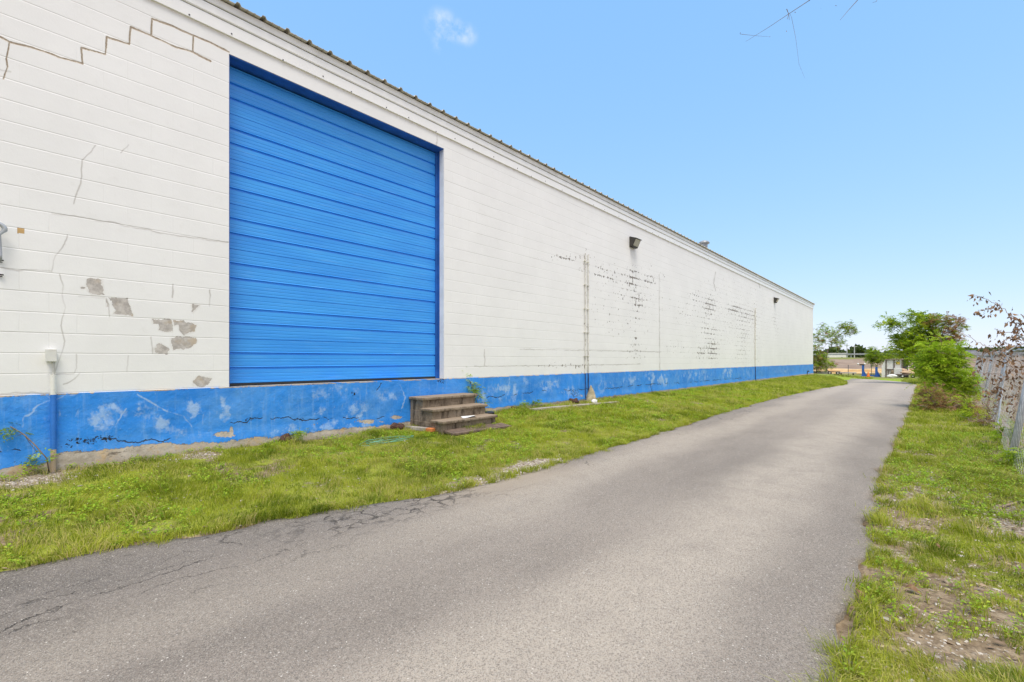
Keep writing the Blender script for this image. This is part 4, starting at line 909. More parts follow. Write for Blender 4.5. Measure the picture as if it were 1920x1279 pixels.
def vegetation():
    def G(px, Z, sink=.05):
        p = atdepth(px, 700, Z); return np.array((p[0], p[1], gz1(p[0], p[1])-sink))
    # tall shrub by the far corner of the warehouse
    b = G(1548, 46); tree('corner_tree', 'slender open crowned tree just beyond the far corner of the warehouse', 'tree', b, trunk_pts(b, atdepth(1552, 655, 46), 5, .03, 1),
        [(1540, 628, 16, 46, 1.0), (1560, 636, 18, 46, 1.0), (1583, 618, 16, 46, .8), (1590, 612, 14, 46, .8), (1600, 619, 7, 46, .4), (1532, 640, 10, 46, .8), (1575, 640, 12, 46, .6), (1560, 622, 10, 46, .6), (1543, 612, 6, 46, .4), (1580, 603, 6, 46, .4)], 230, [('leafA', .85), ('leafR', .15)], 5, (4, .30, .14, 4), .10)
    b = G(1530, 43); tree('corner_shrub', 'low dense green shrub against the far corner of the warehouse', 'shrub', b, trunk_pts(b, atdepth(1532, 690, 43), 3, .02, 2),
        [(1533, 668, 13, 43, .8), (1541, 680, 13, 43, .8), (1532, 686, 12, 43, .8), (1556, 684, 8, 43, .5), (1528, 652, 8, 43, .5)], 170, [('leafA', .8), ('leafR', .2)], 6, (5, .28, .13, 4), .06)
    # big tree overhanging the bend
    Z = 25; b = G(1748, Z); tree('leaning_tree', 'largest bright green tree with reddish upper right branches where the lane bends', 'tree', b, trunk_pts(b, atdepth(1738, 660, Z), 5, .03, 3),
        [(1735, 618, 30, Z, 1.0), (1712, 640, 28, Z, 1.0), (1700, 655, 22, Z, 1.0), (1722, 672, 16, Z, .8), (1735, 600, 16, Z, .7), (1662, 604, 12, Z, .5), (1678, 612, 12, Z, .5), (1652, 608, 5, Z, .3), (1745, 650, 34, Z, 1.2), (1742, 686, 20, Z, 1.0), (1760, 692, 22, Z, 1.0), (1705, 590, 10, Z, .4), (1690, 640, 14, Z, .6)],
        470, [('leafA', .55), ('leafB', .45)], 8, (6, .28, .135, 5), .10)
    b = G(1765, 24); tree('reddish_tree', 'thin tree with rust brown leaves rising behind the bright green bush', 'tree', b, trunk_pts(b, atdepth(1768, 650, 24), 5, .03, 4),
        [(1768, 612, 20, 24, .7), (1785, 602, 14, 24, .6), (1795, 612, 11, 24, .5), (1755, 598, 12, 24, .5), (1780, 628, 14, 24, .6), (1760, 640, 16, 24, .7), (1803, 604, 6, 24, .4), (1790, 635, 8, 24, .4)],
        190, [('leafR', .72), ('leafA', .28)], 9, (4, .22, .085, 5), .06)
    # small tree beyond the bend, left of the shed
    b = G(1644, 47); tree('small_tree', 'small rounded green tree behind and left of the white shed', 'tree', b, trunk_pts(b, atdepth(1644, 690, 47), 3, .02, 5),
        [(1632, 664, 9, 47, .7), (1645, 668, 12, 47, .9), (1658, 672, 12, 47, .9), (1636, 654, 6, 47, .4), (1640, 678, 9, 47, .6), (1628, 670, 6, 47, .4), (1668, 662, 12, 47, .8)], 200, [('leafA', 1)], 12, (5, .30, .14, 4), .07)
    # near bush by the fence
    Z = 12; b = G(1768, Z); tree('roadside_bush', 'bright yellow green bush with long drooping leaves beside the lane and fence', 'bush', b, trunk_pts(b, atdepth(1770, 700, Z), 4, .04, 6),
        [(1760, 672, 22, Z, .4), (1748, 655, 12, Z, .3), (1775, 690, 28, Z, .5), (1800, 712, 24, Z, .4), (1750, 692, 20, Z, .4), (1732, 704, 13, Z, .3), (1790, 668, 14, Z, .3), (1775, 716, 18, Z, .4), (1812, 728, 14, Z, .3), (1785, 650, 7, Z, .2), (1758, 640, 8, Z, .2), (1728, 688, 6, Z, .2)],
        300, [('leafB', .76), ('leafA', .24)], 21, (5, .22, .075, 6), .03, barkm='twig')
    Z = 11.3; b = G(1752, Z); tree('brown_bush', 'low tangled rust and brown bush at the lane edge under the bright bush', 'bush', b, trunk_pts(b, atdepth(1752, 755, Z), 3, .04, 7),
        [(1735, 742, 16, Z, .35), (1752, 752, 20, Z, .4), (1775, 748, 20, Z, .4), (1798, 756, 16, Z, .3), (1730, 762, 10, Z, .3), (1765, 766, 16, Z, .3), (1810, 765, 12, Z, .3), (1742, 728, 12, Z, .3)],
        230, [('leafR', .62), ('leafD', .2), ('leafA', .18)], 22, (4, .13, .045, 4), .02, barkm='twig')
    b = G(1815, 9.5); tree('fence_weed', 'upright pale green weed growing against the chain link fence', 'weed', b, trunk_pts(b, atdepth(1818, 770, 9.5), 3, .03, 8),
        [(1815, 768, 12, 9.5, .15), (1822, 785, 11, 9.5, .15), (1812, 752, 8, 9.5, .12)], 40, [('leafB', .8), ('leafR', .2)], 23, (4, .13, .045, 5), .008, barkm='greystem')
    b = G(1888, 6.9); tree('tall_fence_weed', 'tall green weed in front of the near end of the chain link fence', 'weed', b, trunk_pts(b, atdepth(1888, 820, 6.9), 3, .02, 9),
        [(1886, 800, 14, 6.9, .10), (1890, 822, 14, 6.9, .12), (1882, 838, 12, 6.9, .1)], 46, [('leafA', .4), ('leafB', .6)], 24, (4, .12, .036, 6), .006, barkm='greystem')
    b = G(1908, 5.4); tree('corner_weed', 'leafy green weed at the right edge of the photo below the fence', 'weed', b, trunk_pts(b, atdepth(1908, 868, 5.4), 3, .02, 10),
        [(1908, 862, 14, 5.4, .10), (1915, 838, 10, 5.4, .08), (1900, 880, 10, 5.4, .08), (1918, 880, 10, 5.4, .08)], 44, [('leafB', .8), ('leafA', .2)], 25, (4, .10, .034, 5), .005, barkm='greystem')
    b = G(1838, 8.6); tree('dry_weed', 'tangle of dry straw coloured stems at the foot of the fence', 'weed', b, trunk_pts(b, atdepth(1842, 800, 8.6), 3, .03, 11),
        [(1838, 790, 16, 8.6, .2), (1855, 812, 16, 8.6, .2), (1870, 835, 14, 8.6, .2), (1828, 805, 12, 8.6, .15), (1850, 780, 14, 8.6, .2), (1845, 755, 12, 8.6, .2), (1862, 760, 12, 8.6, .2)], 230, [('leafR', .25), ('leafD', .1), ('leafB', .10)], 26, (2, .09, .028, 3), .008, barkm='twig')
    # dead vines with hanging brown leaves
    def vine(name, label, cat, groups, seed, leafn, size, r0=.006, hang=.85):
        rng = np.random.default_rng(seed); root = empty(name, tuple(groups[0][0]), label, cat); m = MB(); P = []; 
        for pts in groups:
            pts = np.array(pts); t = np.linspace(0, len(pts)-1, len(pts)*6); q = np.stack([np.interp(t, np.arange(len(pts)), pts[:, k]) for k in range(3)], -1)
            q[1:-1] += rng.normal(0, .012, (len(q)-2, 3)); m.tube([tuple(p) for p in q], [float(r0*(1-.6*i/len(q))) for i in range(len(q))], 5, False)
            P.append(q[int(len(q)*.12):])
        m.build('stem', M['twig'], root, True, fix=False); P = np.concatenate(P)
        if leafn:
            # leaves in tufts
            k = rng.integers(0, len(P), leafn); off = rng.normal(0, .045, (leafn, 3)); pos = P[k]+off-np.array([0, 0, .02])
            d = unit(rng.normal(0, .5, (leafn, 3))+np.array([0, 0, -hang])); s = size*rng.uniform(.5, 1.25, leafn)
            q = leaf_quads(pos, d, unit(rng.normal(0, 1, (leafn, 3))), s, s*rng.uniform(.38, .6, leafn)); leaves_mesh('dead_leaves', q, rng.random(leafn), M['leafD'], root)
        return root
    A = lambda px, py, Z: tuple(atdepth(px, py, Z))
    vine('dead_vine', 'arching bare vine with brown leaves above the fence against the sky', 'vine', [[A(1990, 720, 6.2), A(1945, 640, 6.3), A(1920, 605, 6.4), A(1895, 590, 6.5), A(1868, 570, 6.6), A(1845, 558, 6.7), A(1828, 556, 6.8)],
        [A(1920, 605, 6.4), A(1900, 622, 6.4), A(1878, 625, 6.4), A(1866, 615, 6.5)], [A(1945, 640, 6.3), A(1915, 640, 6.3), A(1893, 634, 6.3), A(1880, 642, 6.3)], [A(1868, 570, 6.6), A(1852, 580, 6.6), A(1835, 584, 6.7)], [A(1900, 622, 6.4), A(1908, 600, 6.4), A(1898, 592, 6.4)]], 31, 230, .068)
    vine('tangled_vine', 'tangled brown leaved vine hanging in front of the chain link fence', 'vine', [[A(1930, 760, 5.9), A(1908, 725, 6.0), A(1885, 705, 6.1), A(1862, 700, 6.3), A(1838, 697, 6.5)], [A(1935, 700, 5.9), A(1905, 672, 6.0), A(1880, 655, 6.1), A(1850, 662, 6.3), A(1830, 675, 6.5)],
        [A(1885, 705, 6.1), A(1868, 725, 6.1), A(1855, 742, 6.2), A(1830, 722, 6.3)], [A(1930, 735, 5.9), A(1905, 740, 6.0), A(1885, 745, 6.0), A(1870, 730, 6.1)], [A(1920, 750, 5.9), A(1898, 762, 5.9), A(1912, 778, 5.8), A(1922, 790, 5.8)], [A(1880, 655, 6.1), A(1893, 690, 6.0), A(1915, 712, 6.0)], [A(1950, 712, 5.9), A(1900, 688, 6.1), A(1860, 655, 6.3), A(1830, 640, 6.5), A(1795, 620, 6.8)]], 32, 300, .062)
    vine('bent_cane', 'single bare cane arching down in front of the fence foot', 'vine', [[A(1895, 862, 5.9), A(1893, 845, 6.0), A(1886, 820, 6.3), A(1870, 800, 6.7), A(1850, 790, 7.2), A(1825, 785, 7.8), A(1800, 780, 8.4)]], 33, 10, .03, .006)
    # plants by the wall
    p = wallpt(896, 752, -D+.12); b = np.array((p[0], p[1], .2)); Z = depth_of(p[0], p[1]); tree('wall_sapling', 'feathery green sapling growing from behind the steps against the blue band', 'sapling', b, trunk_pts(b, atdepth(884, 715, Z), 4, .03, 12),
        [(866, 692, 4, Z, .04), (871, 705, 5, Z, .05), (885, 724, 11, Z, .08), (893, 728, 8, Z, .06), (889, 738, 9, Z, .08), (905, 750, 8, Z, .06), (876, 716, 6, Z, .05)], 44, [('leafB', .6), ('leafA', .4)], 41, (3, .10, .034, 5), .006, barkm='greystem')
    p = wallpt(92, 872, -D+.10); b = np.array((p[0], p[1], .18)); Z = depth_of(p[0], p[1])-.05
    tr = [b, atdepth(88, 860, Z), atdepth(66, 835, Z-.02), atdepth(45, 815, Z-.05), atdepth(20, 800, Z-.08), atdepth(-5, 785, Z-.1)]
    tree('leaning_sapling', 'bare stemmed sapling leaning left from the foot of the conduit', 'sapling', b, tr, [(12, 806, 9, Z-.08, .06), (32, 820, 7, Z-.05, .05), (58, 862, 9, Z, .05), (70, 845, 5, Z, .04), (84, 872, 8, Z, .05), (-8, 800, 10, Z-.1, .05)], 34, [('leafA', .55), ('leafB', .3)], 42, (2, .10, .040, 4), .0055, thin=.003)
    for i, (px, py, s, lab) in enumerate(((1008, 762, 10, 'dark green weed at the left end of the long board'), (985, 768, 7, 'small weed tuft at the wall right of the black lid'), (900, 772, 8, 'pale green weed behind the black lid'), (560, 815, 6, 'small weed tuft at the wall base under the door'))):
        p = wallpt(px, py, -D+.15); Z = depth_of(p[0], p[1]); b = np.array((p[0], p[1], gz1(p[0], p[1])-.02))
        tree('wall_weed', lab, 'weed', b, trunk_pts(b, atdepth(px, py-2, Z), 3, .02, 50+i), [(px, py-3, s, Z, .08)], 16, [('leafA', .6), ('leafB', .4)], 50+i, (3, .09, .034, 4), .004, 'weeds at the wall base', barkm='greystem')
    # overhanging branches from a tree that stands right of the view
    base = np.array((3.6, 4.2, gz1(3.6, 4.2)-.05)); top = np.array((3.0, 4.6, 4.6)); root = empty('overhanging_tree', tuple(base), 'bare twigs reaching into the top of the sky from a tree at the right', 'tree')
    m = MB(); tp = trunk_pts(base, top, 7, .02, 60); m.tube([tuple(p) for p in tp], [.11, .10, .09, .08, .065, .05, .04], 10)
    def limb(pts, r):
        q = np.array([np.array(p) for p in pts]); t = np.linspace(0, len(q)-1, len(q)*4); qq = np.stack([np.interp(t, np.arange(len(q)), q[:, k]) for k in range(3)], -1)
        m.tube([tuple(p) for p in qq], [float(r*(1-.75*i/len(qq))) for i in range(len(qq))], 5, False)
    Z = 4.2
    limb([top, atdepth(1700, -260, 4.4), atdepth(1570, -60, Z), atdepth(1517, 1, Z)], .018)
    limb([atdepth(1517, 1, Z), atdepth(1479, 26, Z), atdepth(1440, 52, Z), atdepth(1398, 78, Z)], .0032)
    limb([atdepth(1388, 64, Z), atdepth(1416, 67, Z), atdepth(1442, 69, Z)], .0016); limb([atdepth(1475, 17, Z), atdepth(1479, 27, Z), atdepth(1480, 38, Z)], .0035); limb([atdepth(1476, 36, Z), atdepth(1480, 24, Z), atdepth(1484, 32, Z)], .002)
    limb([atdepth(1484, 32, Z), atdepth(1492, 72, Z), atdepth(1498, 120, Z), atdepth(1509, 147, Z)], .0014)
    limb([top, atdepth(1740, -200, 4.5), atdepth(1640, -50, Z), atdepth(1610, -2, Z)], .015); limb([atdepth(1610, -2, Z), atdepth(1592, 18, Z), atdepth(1575, 38, Z)], .0035)
    limb([atdepth(1660, -60, Z), atdepth(1652, -20, Z), atdepth(1643, 3, Z), atdepth(1636, 5, Z)], .003)
    limb([tuple(tp[3]), (3.9, 5.0, 3.2), (4.4, 5.6, 4.0)], .03); limb([tuple(tp[4]), (2.6, 3.6, 4.2), (2.2, 3.0, 5.0)], .03)
    m.build('branches', M['bark'], root, True, fix=False)
    nodes = np.array([np.array((3.0, 4.6, 5.4))+RNG.normal(0, .5, 3) for _ in range(30)]); q, ids = compound(nodes, unit(RNG.normal(0, 1, nodes.shape)), RNG, 5, .22, .07, 5)
    leaves_mesh('foliage', q, RNG.random(ids.max()+1)[ids], M['leafA'], root)
    tips = np.array([atdepth(a, b_, Z) for a, b_ in ((1388, 64), (1442, 69), (1490, 22), (1437, 40), (1475, 57), (1540, 15), (1566, 10))])
    q = leaf_quads(tips, unit(RNG.normal(0, 1, tips.shape)), unit(RNG.normal(0, 1, tips.shape)), np.full(len(tips), .016), np.full(len(tips), .008)); leaves_mesh('dead_buds', q, RNG.random(len(tips)), M['leafD'], root)
vegetation()
# ------------------------------------------------------------------ grass
def blades(name, label, pts, h, wd, lean, ldir, tint, mat):
    n = len(pts); a = RNG.uniform(0, 2*np.pi, n); s = np.stack([np.cos(a), np.sin(a), np.zeros(n)], -1)*(wd/2)[:, None]
    ld = np.stack([np.cos(ldir), np.sin(ldir), np.zeros(n)], -1); up = np.array([0, 0, 1.0])
    mid = pts+up*(h*.55)[:, None]+ld*(h*lean*.35)[:, None]; tip = pts+up*(h*(1-.35*lean))[:, None]+ld*(h*lean)[:, None]
    base = pts-up*.01
    V = np.stack([base-s, base+s, mid+s*.8, mid-s*.8, tip], 1).reshape(-1, 3); i = np.arange(n)*5
    me = np_mesh(name, V, [np.stack([i, i+1, i+2, i+3], -1), np.stack([i+3, i+2, i+4], -1)], False, dict(tint=np.repeat(tint, 5)))
    o = link(name, me, mat); tag(o, label, 'grass', kind='stuff'); return o
def scatter(x0, x1, y0, y1, dens, k):
    n = int((x1-x0)*(y1-y0)*dens); x = RNG.uniform(x0, x1, n); y = RNG.uniform(y0, y1, n)
    m = grass_mask(x, y); rd = on_road(x, y)
    keep = (RNG.random(n) < np.clip((m-.22)*2.1, 0, 1)) & (~rd); return x[keep], y[keep], m[keep]
def edge_tufts(ys, side, n_each):
    xs = []; yy = []
    for y in ys:
        c = (xl_of(y) if side < 0 else xr_of(y)); k = n_each
        xs.append(c+side*RNG.normal(.05, .04, k)); yy.append(y+RNG.normal(0, .06, k))
    return np.concatenate(xs), np.concatenate(yy)
def grass():
    def make(name, label, regs, scale, mat, tall=0, tuft=None):
        X = []; Y = []; Mk = []; S = []
        for (x0, x1, y0, y1, dens, k) in regs:
            x, y, m = scatter(x0, x1, y0, y1, dens, k); X.append(x); Y.append(y); Mk.append(m); S.append(np.full(len(x), k))
        if tuft is not None:
            X.append(tuft[0]); Y.append(tuft[1]); Mk.append(np.full(len(tuft[0]), .8)); S.append(np.full(len(tuft[0]), 1.25))
        x = np.concatenate(X); y = np.concatenate(Y); m = np.concatenate(Mk); k = np.concatenate(S)
        z = gz(x, y); cl = fbm(x*3.3, y*3.3, 101, 3); cl2 = vnoise(x*7, y*7, 107)
        h = (.016+.15*np.clip(cl-.34, 0, 1)+.045*cl2**2)*RNG.uniform(.55, 1.25, len(x))*scale*(.55+.6*m)*np.sqrt(k)
        ld = vnoise(x*2.5, y*2.5, 111)*12+RNG.normal(0, .9, len(x)); lean = RNG.uniform(.25, 1.1, len(x))
        dry = .10+ss(.6, .25, m)*.45+.12*(x > -1)+.38*ss(.52, .62, fbm(x*1.8, y*1.8, 121, 4))
        t = np.clip(.30+1.0*(fbm(x*2.0, y*2.0, 131, 4)-.5)+1.1*(fbm(x*8, y*8, 133, 3)-.5)+RNG.normal(0, .13, len(x)), 0, .56); t = np.where(RNG.random(len(x)) < dry, RNG.uniform(.65, 1, len(x)), t)
        wd = .0042*k*RNG.uniform(.6, 1.3, len(x))
        blades(name, label, np.stack([x, y, z], -1), h, wd, lean, ld, t, mat)
    ty = np.concatenate([RNG.uniform(-.9, 3.2, 75), RNG.uniform(3, 28, 150)]); tx, tyy = edge_tufts(ty, -1, 34)
    make('grass', 'bright green grass strip between the warehouse wall and the lane', [(-D+.03, -3.2, -1.4, 7, 5200, 1.0), (-D+.03, -3.1, 7, 16, 2300, 1.5), (-D+.03, -2.9, 16, 46, 900, 2.6)], 1.0, M['grass'], tuft=(tx, tyy))
    ty = np.array([1.9, 2.0, 2.15, 2.2, 2.25, 2.3, 2.35, 2.42, 2.5, 2.9, 3.2, 3.25, 4.2, 4.25, 4.6, 4.9, 5.0, 5.6, 6.2, 6.8, 7.4, 8, 8.6, 9.3, 10, 11]); tx, tyy = edge_tufts(ty, 1, 90)
    make('grass', 'patchy grass and stony soil strip between the lane and the chain link fence', [(-.5, 2.2, .8, 4.2, 14000, .8), (-.5, 2.2, 4.2, 9, 6000, 1.1), (-.5, 2.4, 9, 24, 1500, 1.9), (-1, 3, 24, 45, 500, 3)], 1.05, M['grass'], tuft=(tx, tyy))
    # small broad leaved weeds, as ground cover
    for (nm, lab, regs) in (('ground_weeds', 'small broad leaved weeds among the grass by the warehouse', [(-D+.05, -3.2, -1.4, 9, 260, .020), (-D+.05, -3.1, 9, 20, 90, .03)]), ('ground_weeds', 'small broad leaved weeds among the grass by the fence', [(-.3, 2.0, .8, 5, 560, .015), (-.3, 2.0, 5, 12, 260, .020)])):
        Q = []; T = []
        for (x0, x1, y0, y1, dn, s) in regs:
            n = int((x1-x0)*(y1-y0)*dn); x = RNG.uniform(x0, x1, n); y = RNG.uniform(y0, y1, n); c = fbm(x*1.5, y*1.5, 141, 3); keep = (c > .47) & (~on_road(x, y)) & (grass_mask(x, y) > .3); x = x[keep]; y = y[keep]; n = len(x)
            for j in range(7):
                a = RNG.uniform(0, 6.28, n); d = unit(np.stack([np.cos(a), np.sin(a), RNG.uniform(.1, .8, n)], -1)); pos = np.stack([x, y, gz(x, y)+RNG.uniform(.01, .05, n)], -1)+d*.012
                sz = s*RNG.uniform(.7, 1.6, n); Q.append(leaf_quads(pos, d, unit(np.array([0, 0, 1.0])+RNG.normal(0, .2, (n, 3))), sz, sz*.6)); T.append(RNG.random(n))
        o = leaves_mesh(nm, np.concatenate(Q), np.concatenate(T), M['weed']); tag(o, lab, 'weeds', kind='stuff')
    # loose stones
    V = []; F = []; T = []; n0 = 0; bm = bmesh.new(); bmesh.ops.create_icosphere(bm, subdivisions=1, radius=1); sv = np.array([v.co[:] for v in bm.verts]); sf = np.array([[v.index for v in f.verts] for f in bm.faces]); bm.free()
    pos = []
    for (cx, cy, sx, sy, n, s) in ((-3.42, 4.0, .12, .55, 420, .014), (-6.2, .05, .14, .3, 120, .013), (-6.2, 1.3, .12, .4, 90, .012), (.35, 3.2, .35, .9, 650, .007), (.8, 4.6, .3, 1.2, 700, .009), (.02, 2.75, .10, .25, 120, .007), (.25, 6.0, .5, 1.5, 500, .012), (-4.8, 1.0, .5, 1.5, 120, .012), (-4.6, 5.0, .5, 2.5, 160, .014)):
        for _ in range(n): pos.append((cx+RNG.normal(0, sx), cy+RNG.normal(0, sy), s*RNG.uniform(.35, 1.5)))
    pos = [p for p in pos if p[0] > -D+.02]
    pa = np.array(pos); pa = pa[~on_road(pa[:, 0], pa[:, 1])]; n = len(pa); zz = gz(pa[:, 0], pa[:, 1])
    sc = pa[:, 2][:, None]*RNG.uniform(.6, 1.3, (n, 3))*np.array([1, 1, .55]); V = sv[None]*sc[:, None, :]*RNG.uniform(.8, 1.2, (n, len(sv), 1))+np.stack([pa[:, 0], pa[:, 1], zz+.002], -1)[:, None, :]
    F = (sf[None]+(np.arange(n)*len(sv))[:, None, None]).reshape(-1, 3)
    me = np_mesh('gravel', V.reshape(-1, 3), [F], False, dict(tint=np.repeat(RNG.random(n), len(sv)))); o = link('gravel', me, M['stones']); tag(o, 'pale loose gravel scattered on both verges', 'gravel', kind='stuff')
def mat_stones():
    s = NT('pale_stones'); t = s.attr('tint'); c = s.mix(t, (.28, .23, .18), (.62, .57, .50)); return s.done(c, .9)
M['stones'] = mat_stones()
grass()
def tufts():
    P = []; Hh = []; Ld = []; Ln = []; T = []; Wd = []
    spots = [(-.30, 1.72, 150), (-.26, 1.85, 200), (-.29, 1.98, 260), (-.24, 2.12, 160), (-.22, 2.30, 220), (-.27, 2.42, 200), (-.12, 2.2, 140), (-.20, 2.95, 140), (-.18, 3.15, 170), (.0, 2.0, 120), (-.21, 3.9, 120), (-.20, 4.15, 140), (-.22, 4.6, 120), (-.26, 5.3, 110), (-.1, 3.5, 90), (.25, 2.3, 110), (.45, 2.9, 90)]
    for k in range(26): spots.append((RNG.uniform(-.2, .9), RNG.uniform(2.2, 8), 60))
    for k in range(110): y = RNG.uniform(-.8, 12); spots.append((float(xl_of(y))+(RNG.normal(-.02, .05) if k % 3 else -abs(RNG.normal(0, .25))), y, 45))
    for k in range(50): spots.append((RNG.uniform(-D+.1, -3.9), RNG.uniform(-.8, 12), 50))
    for (cx, cy, n) in spots:
        near = cy < 3.4 and cx > -1; a = RNG.uniform(0, 2*np.pi, n); rr = np.abs(RNG.normal(0, .035, n)); x = cx+rr*np.cos(a); y = cy+rr*np.sin(a)
        P.append(np.stack([x, y, gz(x, y)], -1)); Hh.append(RNG.uniform(.04, .115 if near else .10, n)); Ld.append(a+RNG.normal(0, .5, n)); Ln.append(RNG.uniform(.5, 1.5, n)); Wd.append(RNG.uniform(.0018, .0034, n)*(1 if cx > -1 else 1.7))
        T.append(np.where(RNG.random(n) < .16, RNG.uniform(.6, 1, n), np.clip(RNG.normal(RNG.uniform(.2, .5), .1, n), 0, .55)))
    blades('grass_tufts', 'taller tufts of grass standing out along both edges of the lane', np.concatenate(P), np.concatenate(Hh), np.concatenate(Wd), np.concatenate(Ln), np.concatenate(Ld), np.concatenate(T), M['grass'])
    # dry litter between the grass
    x = np.concatenate([RNG.uniform(-.3, 1.6, 6400), RNG.normal(.8, .28, 2600), RNG.uniform(-D+.05, -3.4, 1300)]); y = np.concatenate([1.2+RNG.random(6400)**1.5*9, RNG.uniform(2.6, 10, 2600), RNG.uniform(-.8, 9, 1300)])
    keep = ~on_road(x, y); x = x[keep]; y = y[keep]; n = len(x); a = RNG.uniform(0, 6.28, n); d = unit(np.stack([np.cos(a), np.sin(a), RNG.normal(0, .15, n)], -1)); L = RNG.uniform(.008, .045, n)
    q = leaf_quads(np.stack([x, y, gz(x, y)+RNG.uniform(.004, .02, n)], -1), d, unit(np.array([0, 0, 1.0])+RNG.normal(0, .3, (n, 3))), L, np.where(RNG.random(n) < .6, L*.12, L*.45)); o = leaves_mesh('dry_litter', q, RNG.random(n), M['litter']); tag(o, 'dry brown leaf and straw litter lying among the grass', 'litter', kind='stuff')
M['drygrass'] = mat_leaf('dry_stalks', (.20, .14, .09), (.40, .31, .20), (.52, .45, .28), .2)
def dry_field():
    n = 26000; x = 1.7+RNG.random(n)**1.6*16; y = 4+RNG.random(n)**1.3*46; c = fbm(x*.8, y*.5, 151, 4); k = c > .47; x = x[k]; y = y[k]; n = len(x); sc = 1+y/18
    blades('dry_brush', 'dry straw brush over the bare brown field behind the fence', np.stack([x, y, gz(x, y)], -1), RNG.uniform(.04, .16, n)*sc*.8, RNG.uniform(.004, .010, n)*sc, RNG.uniform(.3, 1.4, n), RNG.uniform(0, 6.28, n), RNG.random(n), M['drygrass'])
dry_field()
M['litter'] = mat_leaf('litter_brown', (.16, .10, .06), (.36, .26, .17), (.58, .48, .34), .1)
tufts()
# ------------------------------------------------------------------ chain link fence
def fence():
    pa = groundpt(1887, 866, 0.0); pb = groundpt(1857, 786, 0.0)
    def fx(y): return float(np.interp(y, [0, pa[1], pb[1], 22, 40], [pa[0]-.05, pa[0], pb[0], pb[0]+.35, pb[0]+.9]))
    Hh = 1.42; lean = .17
    root = empty('chain_link_fence', (fx(9), 9, 0), 'leaning rusty galvanised chain link fence on the right of the lane', 'fence')
    def pt(y, t): return Vector((fx(y)+lean*Hh*t, y, gz1(fx(y), y)+.02+Hh*t))
    posts = [pa[1]-3.4, pa[1], pb[1]-.2, 20.5, 25.5, 31]
    for y in posts:
        m = MB(); a = pt(y, 0); b = pt(y, 1.02); a.z -= .3; m.tube([a, b], .036, 12); m.build('post', M['galv'], root, True)
        m = MB(); c = pt(y, 1.02); m.tube([c, c+Vector((-.16, 0, .14))], .012, 8); m.tube([c, c+Vector((.18, .05, .16))], .012, 8); m.build('barb_arm', M['galv'], root)
    m = MB(); ys = np.linspace(posts[0], posts[-1], 40); m.tube([pt(y, 1.0) for y in ys], .017, 8); m.build('top_rail', M['galv'], root)
    m = MB(); a = pt(posts[2], .95); m.tube([a, pt(posts[2]-2.6, .1)], .012, 8); m.build('brace', M['galv'], root)
    for k, dx in enumerate((-.16, .18)):
        m = MB(); q = []
        for y in np.linspace(posts[0], posts[-1], 90):
            c = pt(y, 1.02); q.append(c+Vector((dx+.02*math.sin(y*3), 0, .14+.03*math.sin(y*1.3+k)-.03*math.sin(y*.63)**2)))
        m.tube(q, .003, 4, False); m.build('barbed_wire', M['rust'], root)
    # woven mesh: diagonals both ways, plain straight wires a few millimetres apart
    vs = []; fs = []; n = 0; step = .11; L = posts[-1]-posts[0]
    y = posts[0]-Hh; r = .00105
    for sgn in (1, -1):
        y = posts[0]-Hh if sgn > 0 else posts[0]
        end = posts[-1] if sgn > 0 else posts[-1]+Hh
        while y < end:
            q = []
            K = 6
            for k in range(K+1):
                t = k/K; yy = y+sgn*t*Hh*1.0
                if posts[0] <= yy <= posts[-1]:
                    p = pt(yy, t); p.x += .002*sgn+.012*math.sin(yy*1.9)*math.sin(t*3.1); q.append(p)
            if len(q) >= 2:
                for i, p in enumerate(q):
                    for a in range(3): vs.append((p.x+r*math.cos(a*2.094), p.y+r*math.sin(a*2.094)*.7, p.z+r*math.sin(a*2.094)*.7*sgn))
                for i in range(len(q)-1):
                    for a in range(3): fs.append((n+i*3+a, n+i*3+(a+1) % 3, n+(i+1)*3+(a+1) % 3, n+(i+1)*3+a))
                n += 3*len(q)
            y += step
    me = bpy.data.meshes.new('mesh'); me.from_pydata(vs, [], fs); me.update(); link('woven_mesh', me, M['galv'], root)
fence()
